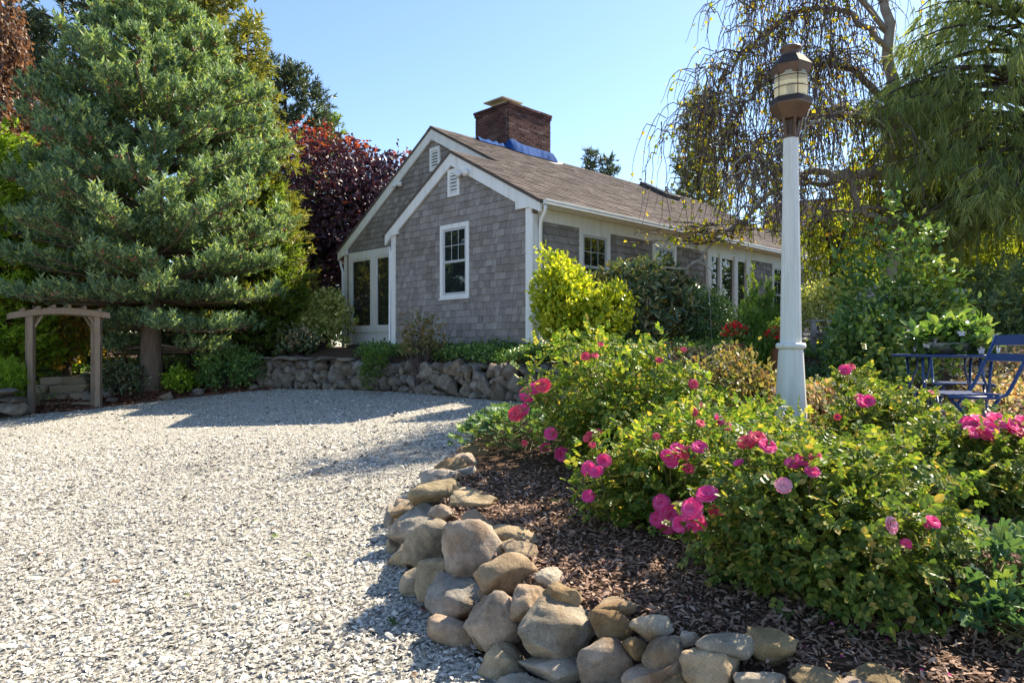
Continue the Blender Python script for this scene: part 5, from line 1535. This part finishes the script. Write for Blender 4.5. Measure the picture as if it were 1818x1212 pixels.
# weeping yellow-green tree between birch and shrubs
yb = at(1700, 13.5)
weeper('weeping_cherry', 'weeping tree with bright yellow-green leaf curtains behind the glossy shrub', yb,
       [([yb, yb + [0, 0, 2.5], yb + [-.1, 0, 4.2]], .14, .06, .2)] + [(arch(yb, dx, dy, h, .9), .05, .012, 1) for dx, dy, h in ((-2.6, -1.6, 4.0), (-1.6, -1.9, 4.2), (-.6, -2.0, 4.0), (.6, -1.8, 4.3), (1.6, -1.4, 4.0), (-2.0, .5, 4.3), (1.6, .8, 4.2), (-2.4, -2.6, 3.3), (.2, -2.6, 3.4))],
       620, .8, 2.9, 24, .085, LEAF(.24), 'willow_leaf', 'twig', 'dark_bark', 94, spread=.5)
yb2 = at(1480, 13.8)
weeper('weeping_cherry', 'low weeping tree trailing yellow leaves past the end of the house', yb2,
       [([yb2, yb2 + [0, 0, 1.6], yb2 + [.1, 0, 2.5]], .08, .04, .2)] + [(arch(yb2, dx, dy, h, .6), .035, .01, 1) for dx, dy, h in ((-.7, -.4, 2.6), (.5, -.7, 2.7), (1.0, .3, 2.5), (.2, .8, 2.6), (-.4, .5, 2.8))],
       170, .5, 1.6, 24, .075, LEAF(.24), 'willow_leaf', 'twig', 'dark_bark', 95, spread=.4)

# weeping white pine, upper right
r = np.random.default_rng(96)
wp = at(1850, 11.4)
wpine = empty('weeping_pine', wp, 0, 'weeping white pine with long soft drooping needles at the upper right', 'tree')
mt, mf = MB(), MB()
mt.tube([wp - [0, 0, .1], wp + [-.1, 0, 2.5], wp + [.05, 0, 4.6], wp + [-.15, 0, 6.4]], [.2, .17, .13, .05], 9)
LT = [LONGTUFT(10, .038, s_) for s_ in range(5)]
edge_y = [-120, -60, 0, 120, 210, 260, 330, 400, 450]; edge_x = [1720, 1660, 1625, 1570, 1500, 1560, 1600, 1590, 1620]
P_, O_ = [], []
for i in range(165):
    y1 = r.uniform(-90, 440); lim = np.interp(y1, edge_y, edge_x)
    x1 = lim + (1950 - lim) * r.random() ** 1.6
    Y1 = 11.0 + r.uniform(-1.0, 1.0)
    e_ = px(x1, y1, Y1)
    s = wp + np.array([-.05, 0, min(max(e_[2] - wp[2] + r.uniform(.1, .9), 1.2), 6.4)])
    mid = (s + e_) / 2 + np.array([0, 0, .35 + .12 * np.linalg.norm(e_ - s)])
    t = np.linspace(0, 1, 9)[:, None]; C = (1 - t) ** 2 * s + 2 * t * (1 - t) * mid + t * t * e_
    mt.tube(C, np.linspace(.035, .008, 9), 5, False)
    dirn = norm(e_ - mid); L = np.linalg.norm(e_ - s)
    m = int(9 + 9 * L)
    for q in range(m):
        k = r.uniform(.35, 1) ** .7
        p = np.array([np.interp(k, t[:, 0], C[:, c]) for c in range(3)]) + r.normal(0, .10, 3) - np.array([0, 0, r.uniform(0, .28)])
        P_.append(p); O_.append(norm(dirn + np.array([0, 0, -.35]) + r.normal(0, .3, 3)))
P_, O_ = np.array(P_), np.array(O_)
keep = P_[:, 2] > wp[2] + 1.5
P_, O_ = P_[keep], O_[keep]
leaves(mf, P_, O_, LT, .26, r, 1, .03, up=0, droop=.55, outw=1.0, rnd=.35, nup=1.2, var=.25)
local(mf, wp).build('needles', M['pine_soft'], wpine, fix=False)
local(mt, wp).build('trunk', M['dark_bark'], wpine, True, fix=False)
# trees closing the view on the right
for i, (x, Y, h, w, mt_) in enumerate(((1690, 21, 5.0, 2.6, 'hedge_green'), (1900, 22, 5.4, 2.8, 'hedge_green'), (1560, 26, 5.6, 2.4, 'hedge_green'), (2030, 18, 4.2, 2.2, 'hedge_green'), (1800, 26, 6.2, 3.2, 'willow_leaf'))):
    b = at(x, Y)
    broadleaf('garden_tree', ('leafy green tree behind the yellow weeping tree', 'dark green tree behind the weeping pine', 'leafy tree in front of the neighbouring grey house', 'green tree beyond the far end of the patio', 'tall leafy tree behind the mugo pine')[i], b, h, (w, 1.6, h * .5), h * .5, 420, 9, .20, L4, mt_, 100 + i, spread=.3, zlow=-1)

# ------------------------------------------------------------------ ground cover
def cover(name, label, cat, poly, n, size, tm, mat, seed, hmin=.02, hmax=.16, per=4, up=.8, bump_=True):
    r = np.random.default_rng(seed); poly = np.array(poly, float)
    lo, hi = poly.min(0), poly.max(0)
    X = r.uniform(lo[0], hi[0], n * 3); Y = r.uniform(lo[1], hi[1], n * 3)
    k = (poly_dist(X, Y, poly) < 0) & (poly_dist(X, Y) > .05)
    X, Y = X[k][:n], Y[k][:n]
    hh = hmin + (hmax - hmin) * (.5 + .5 * np.sin(2.7 * X + 1.1) * np.sin(3.1 * Y + X)) * r.uniform(.5, 1, len(X))
    P = np.column_stack([X, Y, surface(X, Y) + hh])
    m = MB(); leaves(m, P, np.repeat([[0, 0, 1.0]], len(P), 0), tm, size, r, per, size * .8, up=up, outw=.1, rnd=1.0, nup=1.2)
    return tag(m.build(name, M[mat], fix=False), label, cat, kind='stuff')
cover('ivy_bank', 'dark green periwinkle covering the bank between the retaining wall and the house', 'ground cover', [(1.5, 9.9), (-.05, 11.0), (-1.0, 12.1), (-2.1, 13.4), (-3.2, 14.3), (-3.0, 15.2), (-2.4, 14.85), (.3, 12.0), (2.0, 11.2)], 3600, .065, L4, 'vinca', 120, .02, .20, 4)
cover('ivy_patch', 'dark glossy ivy between the lamp post and the blue table', 'ground cover', [(2.3, 5.9), (3.2, 6.2), (4.6, 7.6), (4.2, 8.9), (2.6, 8.8), (2.0, 7)], 3200, .05, L4, 'ivy', 121, .02, .22, 4)
cover('pale_cover', 'pale-leaved ground cover beyond the table at the far right', 'ground cover', [(4.9, 7.4), (9.5, 7.4), (10.5, 12), (6.6, 11.5)], 4200, .06, L4, 'litter', 122, .02, .18, 4)  # leaf colours drawn at random from green to pale buff
cover('leaf_litter', 'pale dry leaves and small plants around the lamp post', 'ground cover', [(1.5, 6.0), (2.6, 4.6), (3.3, 6.0), (3.2, 9.5), (2.2, 10.3), (1.2, 9.8), (1.0, 8)], 3400, .05, L4, 'litter', 123, .01, .14, 4)
cover('bank_cover', 'mixed low greenery on the slope in front of the front windows', 'ground cover', [(1.4, 9.9), (5.6, 9.6), (6.6, 13), (3.5, 13.6), (1.4, 11.2)], 3200, .06, L4, 'vinca', 124, .02, .16, 4)
cover('shade_cover', 'low greenery and needles under the pine and trees on the left', 'ground cover', [(-14, 14.2), (-9.5, 14.2), (-6.2, 16.2), (-5, 17), (-6, 24), (-16, 24)], 4200, .07, L4, 'vinca', 125, .02, .18, 3)
cover('far_cover', 'green undergrowth behind the house and the neighbouring trees', 'ground cover', [(7, 12), (16, 10), (20, 30), (9, 26)], 3500, .12, L4, 'hedge_green', 126, .05, .3, 3)
# spilling juniper on the retaining wall
jb = on_ground(-2.35, 13.55)
r = np.random.default_rng(130)
jun = empty('trailing_shrub', jb, 0, 'bright green trailing shrub spilling over the retaining wall', 'shrub')
m, ms = MB(), MB()
tp = []
for i in range(46):
    a = r.uniform(-.5, .4); x = 670 + a * 50; drop = r.uniform(0, 1) * (1 if a < .25 else .6)
    y = 628 + drop * (60 if a < -.05 else 38); Y = 13.35 - .32 * smoothstep(0, .3, drop) + r.uniform(-.1, .1)
    tp.append(px(x, y, Y))
tp = np.array(tp); stems(ms, jb, tp, r, .008, .003, .25)
leaves(m, tp, np.repeat([[-.5, -.5, .2]], len(tp), 0), TUFT(9, .2, .2, .6, 3, .8), .075, r, 7, .05, up=.2, outw=.6, rnd=.7)
local(m, jb).build('foliage', M['feather'], jun, fix=False); local(ms, jb).build('stems', M['twig'], jun, fix=False)

# mulch chips on the rose bed
r = np.random.default_rng(131)
m = MB(); tmc = []
for q in range(6):
    w = r.uniform(.10, .34); b = r.uniform(-.12, .12)
    tmc.append((np.array([[-1, -w, 0], [.1, -w * 1.2, .1 + b], [1, -w * .5, 0], [.9, w * .6, 0], [0, w * 1.3, .12 + b], [-1, w * .7, 0]]), np.array([[0, 1, 4, 5], [1, 2, 3, 4]])))
for (x0, x1, y0, y1, dens, s0, s1) in ((-.9, 4.0, 1.9, 3.4, 5600, .005, .021), (-.9, 3.2, 3.4, 5.0, 3600, .006, .022), (-.9, 3, 5.0, 8, 300, .010, .025)):
    n = int((x1 - x0) * (y1 - y0) * dens)
    X = r.uniform(x0, x1, n); Y = r.uniform(y0, y1, n); k = poly_dist(X, Y) > .16
    X, Y = X[k], Y[k]
    P = np.column_stack([X, Y, ground(X, Y) + r.uniform(.002, .022, len(X))]); wh = r.integers(0, 6, len(X)); R = rot_tilt(len(X), .35, r); S = r.uniform(s0, s1, len(X))
    for q in range(6): place(tmc[q], P[wh == q], R[wh == q], S[wh == q], m)
tag(m.build('mulch', M['mulch'], fix=False), 'brown shredded bark mulch covering the rose bed', 'mulch', kind='stuff')
# reddish needles under the pine
m = MB(); n = 9000
X = r.uniform(-9.6, -5.2, n); Y = r.uniform(13.6, 16.5, n); k = (poly_dist(X, Y) > -.25) & (poly_dist(X, Y) < 1.6); X, Y = X[k], Y[k]
P = np.column_stack([X, Y, surface(X, Y) + r.uniform(.004, .03, len(X))]); place(tmc[0], P, rot_tilt(len(X), .3, r), r.uniform(.03, .07, len(X)), m)
tag(m.build('needle_litter', M['cone'], fix=False), 'rusty fallen pine needles along the gravel edge under the pine', 'leaf litter', kind='stuff')

# ------------------------------------------------------------------ roses
def bloom_mesh(name, mat, seed):
    r = np.random.default_rng(seed); m = MB()
    for ring, (k, R, tilt, cup) in enumerate(((6, 1.0, .35, .25), (6, .82, .75, .3), (5, .58, 1.1, .3), (4, .34, 1.35, .25))):
        for i in range(k):
            a = 2 * np.pi * i / k + ring * .5 + r.uniform(-.15, .15); c, s = math.cos(a), math.sin(a)
            V = []
            for t, w in ((0, .18), (.5, .62), (.85, .66), (1.0, .42)):
                rad = R * (t * math.cos(tilt * (1 - .45 * t))); z = R * t * math.sin(tilt) * (1 - .25 * t) + r.uniform(-.03, .03) + ring * .05
                for sd in (-1, 0, 1):
                    u = sd * w * R * .75
                    V.append([c * rad - s * u, s * rad + c * u, z + (cup * abs(sd) * w * R * .4) - (.10 * R if (t == 1.0) else 0)])
            F = [[j * 3 + i2, j * 3 + i2 + 1, j * 3 + i2 + 4, j * 3 + i2 + 3] for j in range(3) for i2 in range(2)]
            m.add(V, F)
    me = m.mesh(name, True); me.materials.append(M[mat]); return me
BLOOM = {'p': bloom_mesh('bloom', 'petal', 1), 'q': bloom_mesh('bloom', 'petal', 2), 'c': bloom_mesh('bloom', 'petal_coral', 3), 'w': bloom_mesh('bloom', 'petal_pale', 4)}
CL = COMPOUND(5); CL7 = COMPOUND(7, .40, .36)
ROSES = [  # name, label, centre px, half-width px, half-height px, depth, half-depth m, leaf points, material, seed
    ('far', 'large rose bush with pink blooms at the back of the bed, beside the gravel', 1110, 735, 168, 118, 5.15, .62, 1000, 'rose_leaf', 1),
    ('mid', 'pink rose bush in the middle of the bed with the densest cluster of blooms', 1190, 846, 142, 102, 3.9, .48, 660, 'rose_leaf', 2),
    ('front', 'broad leafy rose bush at the front of the bed above the mulch', 1455, 952, 182, 152, 2.92, .42, 900, 'rose_dark', 3),
    ('lamp', 'low rose bush with magenta blooms just left of the lamp post foot', 1340, 800, 90, 80, 4.3, .40, 330, 'rose_leaf', 4),
    ('right', 'rose bush with bright pink clusters in front of the blue chair', 1710, 835, 155, 100, 3.8, .42, 560, 'rose_dark', 5),
    ('table', 'slender rose bush left of the blue table', 1570, 760, 95, 75, 4.9, .35, 300, 'rose_dark', 6),
    ('ivy', 'small rose bush with a few pink blooms in the ivy right of the lamp post', 1515, 705, 50, 52, 5.9, .25, 110, 'rose_dark', 7),
]
BL = [(938, 700, 26), (965, 685, 24), (950, 690, 22), (918, 735, 26), (930, 728, 20), (978, 770, 20), (968, 792, 18), (998, 806, 22), (1040, 633, 14), (1056, 632, 12), (1066, 612, 10), (1214, 621, 10), (1170, 640, 12), (1230, 682, 16), (1244, 722, 16),
      (1232, 732, 14), (1243, 752, 14), (1275, 745, 18), (1289, 757, 18), (1046, 832, 24), (1072, 818, 22), (1060, 838, 22), (1045, 881, 20), (1185, 810, 22), (1203, 801, 26), (1222, 806, 24), (1242, 795, 24), (1222, 833, 20), (1192, 820, 20), (1047, 772, 12),
      (1062, 768, 12), (1042, 778, 12), (1165, 775, 12), (1052, 790, 12), (932, 786, 10), (1175, 893, 26), (1190, 915, 34), (1211, 931, 28), (1168, 922, 24), (1196, 951, 20), (1230, 903, 32), (1234, 922, 26), (1256, 879, 32), (1270, 908, 20), (1240, 931, 26), (1186, 932, 26), (1205, 905, 26),
      (1325, 787, 26), (1345, 779, 26), (1362, 793, 26), (1336, 776, 20), (1312, 822, 16), (1408, 823, 24), (1426, 816, 24), (1443, 810, 24), (1442, 838, 22), (1391, 862, 24), (1580, 932, 26), (1608, 965, 16), (1655, 927, 22), (1645, 931, 16), (1500, 657, 18), (1510, 652, 14), (1526, 708, 18), (1542, 711, 18), (1533, 716, 20),
      (1720, 757, 30), (1738, 751, 30), (1756, 762, 26), (1770, 748, 30), (1748, 771, 26), (1725, 769, 24), (1790, 757, 30), (1803, 769, 32), (1816, 752, 28), (1760, 740, 16), (1652, 697, 10), (1560, 787, 12), (1487, 740, 10)]
roots = {}
ROSE_PX = {}
for nm, lb, cx, cyy, hw, hh, Y, hd, n, mt_, sd in ROSES:
    r = np.random.default_rng(200 + sd)
    c = px(cx, cyy, Y); base = on_ground(c[0], c[1])
    rx, rz = hw / FPX * Y, hh / FPX * Y
    root = empty('rose_bush', base, 0, lb, 'rose bush', 'pink rose bushes in the bed')
    P, O = blob(c, (rx, hd, rz), n, r, .72, .30, -1, 4.5)
    gg = surface(P[:, 0], P[:, 1]); P[:, 2] = np.maximum(P[:, 2], gg + .04)
    mf, ms = MB(), MB()
    leaves(mf, P, O, [CL, CL7], .074 if Y < 5 else .078, r, 5, .05, up=.1, outw=.6, rnd=.75, nup=.9, var=.35)
    # loose shoots beyond the outline
    so = P[r.permutation(n)[:max(10, n // 16)]]; so = c + (so - c) * r.uniform(1.05, 1.3, (len(so), 1)); so[:, 2] = np.maximum(so[:, 2], surface(so[:, 0], so[:, 1]) + .06)
    leaves(mf, so, norm(so - c), [CL], .08, r, 3, .04, up=.2, outw=.9, rnd=.6)
    stems(ms, base, np.vstack([so, P[r.permutation(n)[:60]]]), r, .0065, .002, .22, 5, 7, .07)
    ROSE_PX[nm] = np.column_stack([CX + P[:, 0] / P[:, 1] * FPX, HY - (P[:, 2] - CAM_H) / P[:, 1] * FPX, P[:, 1]])
    roots[nm] = (root, c, np.array([rx, hd, rz]), base, mf, ms, mt_, r)
# each bloom sits on the skin of the bush its line of sight meets first
for (x, y, dpx) in BL:
    d = np.array([(x - CX) / FPX, 1.0, -(y - HY) / FPX]); o = np.array([0, 0, CAM_H])
    near = [(Yp, nm) for nm, PXY in ROSE_PX.items() for Yp in PXY[np.hypot(PXY[:, 0] - x, PXY[:, 1] - y) < 15 + .3 * dpx][:, 2]]
    if not near:
        near = [min(((math.hypot(q[0] - x, q[1] - y), q[2], nm) for nm, PXY in ROSE_PX.items() for q in PXY))[1:]]
    t, nm = min(near)
    root, c, R, base, mf, ms, mt_, r = roots[nm]
    p = o + d * (t - .10); outd = norm((p - c) / R)
    size = dpx / 2 / FPX * t * 1.22
    kind = 'c' if dpx < 15 or (x, y) in ((1230, 682), (918, 735), (1270, 908), (1325, 787)) else ('w' if (x, y) in ((1580, 932), (1391, 862)) else r.choice(['p', 'p', 'q', 'c'], p=[.4, .25, .25, .1]))
    b = link('bloom', BLOOM[kind], None, root)
    b.location = [float(v) for v in p - base]
    zd = Vector([float(v) for v in norm(outd * .5 + np.array([0, -.75, .5]) + r.normal(0, .25, 3))])
    b.rotation_mode = 'QUATERNION'; b.rotation_quaternion = zd.to_track_quat('Z', 'Y')
    b.scale = (size,) * 3
    ms.tube([p - np.array(zd) * size * .3, p - np.array(zd) * .06 - [0, 0, .03], c * .25 + p * .75 - [0, 0, .12]], [.003, .0035, .004], 5, False)
    leaves(mf, np.array([p - np.array(zd) * .05]), np.array([outd]), [CL], .08, r, 3, .03, up=0, outw=.6, rnd=.7)
for nm, (root, c, R, base, mf, ms, mt_, r) in roots.items():
    local(mf, base).build('foliage', M[mt_], root, fix=False); local(ms, base).build('stems', M['green_stem'], root, True, fix=False)
bush_px('spirea', 'brownish spirea with fine autumn leaves between the roses and the lamp post', 1225, 1390, 640, 760, 6.3, .45, 480, 8, .05, L4, 'spirea', seed=230, amp=.35, nst=70)
bush_px('spirea', 'low bushy plant with bleached leaves behind the lamp post foot', 1380, 1500, 690, 770, 5.9, .35, 240, 8, .05, L4, 'litter', seed=231, amp=.35)

# ------------------------------------------------------------------ geraniums
GL = [PALMATE(5, .5, .14), PALMATE(5, .58, .05), PALMATE(7, .6, .10)]
def geranium(label, c, rad, n, size, seed, mat='geranium'):
    r = np.random.default_rng(seed); base = on_ground(c[0], c[1])
    root = empty('geranium', base, 0, label, 'plant', 'lobed-leaf geranium clumps')
    a = r.uniform(0, 2 * np.pi, n); q = np.sqrt(r.random(n)); X = base[0] + rad[0] * q * np.cos(a); Y = base[1] + rad[1] * q * np.sin(a)
    z = surface(X, Y) + .03 + rad[2] * np.sqrt(np.maximum(0, 1 - .85 * q ** 2)) * r.uniform(.55, 1, n)
    P = np.column_stack([X, Y, z]); O = np.column_stack([q * np.cos(a), q * np.sin(a), np.full(n, .6)])
    m, ms = MB(), MB(); leaves(m, P, norm(O), GL, size, r, 1, .01, up=0, outw=1.0, rnd=.45, nup=1.6, var=.3)
    stems(ms, base, P[::2], r, .003, .0018, .1, 4, 5, rad[0] * .3)
    local(m, base).build('leaves', M[mat], root, fix=False); local(ms, base).build('stems', M['green_stem'], root, fix=False)
geranium('blue-green geranium clump with lobed leaves at the right front of the bed', (1.92, 2.72), (.40, .36, .20), 260, .050, 240)
geranium('bright geranium clump with lobed leaves trailing at the right edge of the bed', (1.78, 2.42), (.22, .20, .12), 80, .047, 241)
geranium('sunlit geranium clump at the far end of the boulder border', (0.12, 5.9), (.62, .62, .30), 330, .052, 242)
geranium('geranium leaves along the gravel below the back rose bush', (-.10, 6.7), (.38, .5, .22), 170, .05, 243)
geranium('geranium clump hiding the foot of the lamp post', (2.0, 5.0), (.42, .30, .20), 170, .05, 244)

# bowl of white flowers on the table
r = np.random.default_rng(250)
bw = empty('flower_bowl', (TC[0], TC[1], 1.385), 0, 'bowl of white and pale pink flowers with broad green leaves on the blue table', 'potted plant')
MB().lathe([(0, .001), (.14, .001), (.22, .05), (.24, .09), (.22, .085), (0, .07)], 24).build('bowl', M['concrete'], bw, True)
P, O = blob((0.05, 0, .10), (.30, .26, .13), 330, r, .5, .25, -.35); P[:, 2] = np.maximum(P[:, 2], .03)
m = MB(); leaves(m, P, O, LEAF6(.30, .06, -.15), .085, r, 4, .03, up=.3, outw=.8, rnd=.6); m.build('foliage', M['camellia'], bw, fix=False)
fm = MB()
for i in range(5):
    a = i * 2 * np.pi / 5; R = np.array([[math.cos(a), -math.sin(a), 0], [math.sin(a), math.cos(a), 0], [0, 0, 1]])
    v, f = LEAF6(.42, .05, .1); fm.add(v @ R.T, f)
fme = fm.mesh('flower'); fme.materials.append(M['petal_white'])
for i in range(30):
    k = int(r.integers(0, len(P))); o = link('flower', fme, None, bw, P[k] + O[k] * .06); o.scale = (.033,) * 3
    o.rotation_mode = 'QUATERNION'; o.rotation_quaternion = Vector([float(v) for v in O[k] + np.array([0, -.6, .5])]).to_track_quat('Z', 'Y')

# ------------------------------------------------------------------ fallen leaves and petals
fl_me = {}
for nm, mt_ in (('red', 'maple_red'), ('green', 'hedge_green'), ('brown', 'beech_brown'), ('pink', 'petal'), ('lime', 'geranium')):
    m = MB(); v, f = (PALMATE(5, .45, .25) if nm != 'pink' else LEAF6(.45, .2, .1)); m.add(v, f); fl_me[nm] = m.mesh('fallen_leaf'); fl_me[nm].materials.append(M[mt_])
FALL = [(205, 1040, 'brown', .034, 'orange-brown leaf lying flat on open gravel'), (450, 928, 'green', .035, 'pair of green leaves on the open gravel, farther one'), (490, 957, 'green', .038, 'green leaf on the open gravel beside a dark red one'), (485, 942, 'red', .02, 'small dark red leaf next to the green leaf on gravel'), (750, 1088, 'red', .035, 'red leaf on shells at the foot of the boulder border'),
        (700, 1110, 'green', .04, 'dark green weed sprig on the shaded shells'), (72, 987, 'red', .02, 'tiny red leaf on the gravel far from the border'), (547, 990, 'green', .022, 'small green leaf at the middle of the gravel'), (330, 1062, 'green', .022, 'little green leaf on the gravel near the bottom'), (738, 1206, 'brown', .02, 'brown leaf scrap beside the border stones'), (1612, 1160, 'lime', .022, 'green leaf lying on dark mulch'), (1680, 1175, 'brown', .028, 'tan leaf lying on dark mulch near the geranium')]
for x, y, k, s, lb in FALL:
    p = hit(x, y); o = link('fallen_leaf', fl_me[k], None, None, p + [0, 0, .02]); o.scale = (s,) * 3; o.rotation_euler = (r.uniform(-.3, .3), r.uniform(-.3, .3), r.uniform(0, 6)); tag(o, lb, 'leaf')
for x, y in ((1430, 1155), (1548, 1123), (1612, 1130), (1500, 1175), (1270, 1000), (1225, 1070), (1135, 975), (1073, 1003), (1570, 1142), (1690, 1207), (1480, 1118), (1640, 1200)):
    p = hit(x, y); o = link('fallen_petal', fl_me['pink'], None, None, p + [0, 0, .018]); o.scale = (.016,) * 3; o.rotation_euler = (r.uniform(-.4, .4), r.uniform(-.4, .4), r.uniform(0, 6)); tag(o, 'pink rose petal fallen on the mulch', 'petal', 'fallen rose petals')
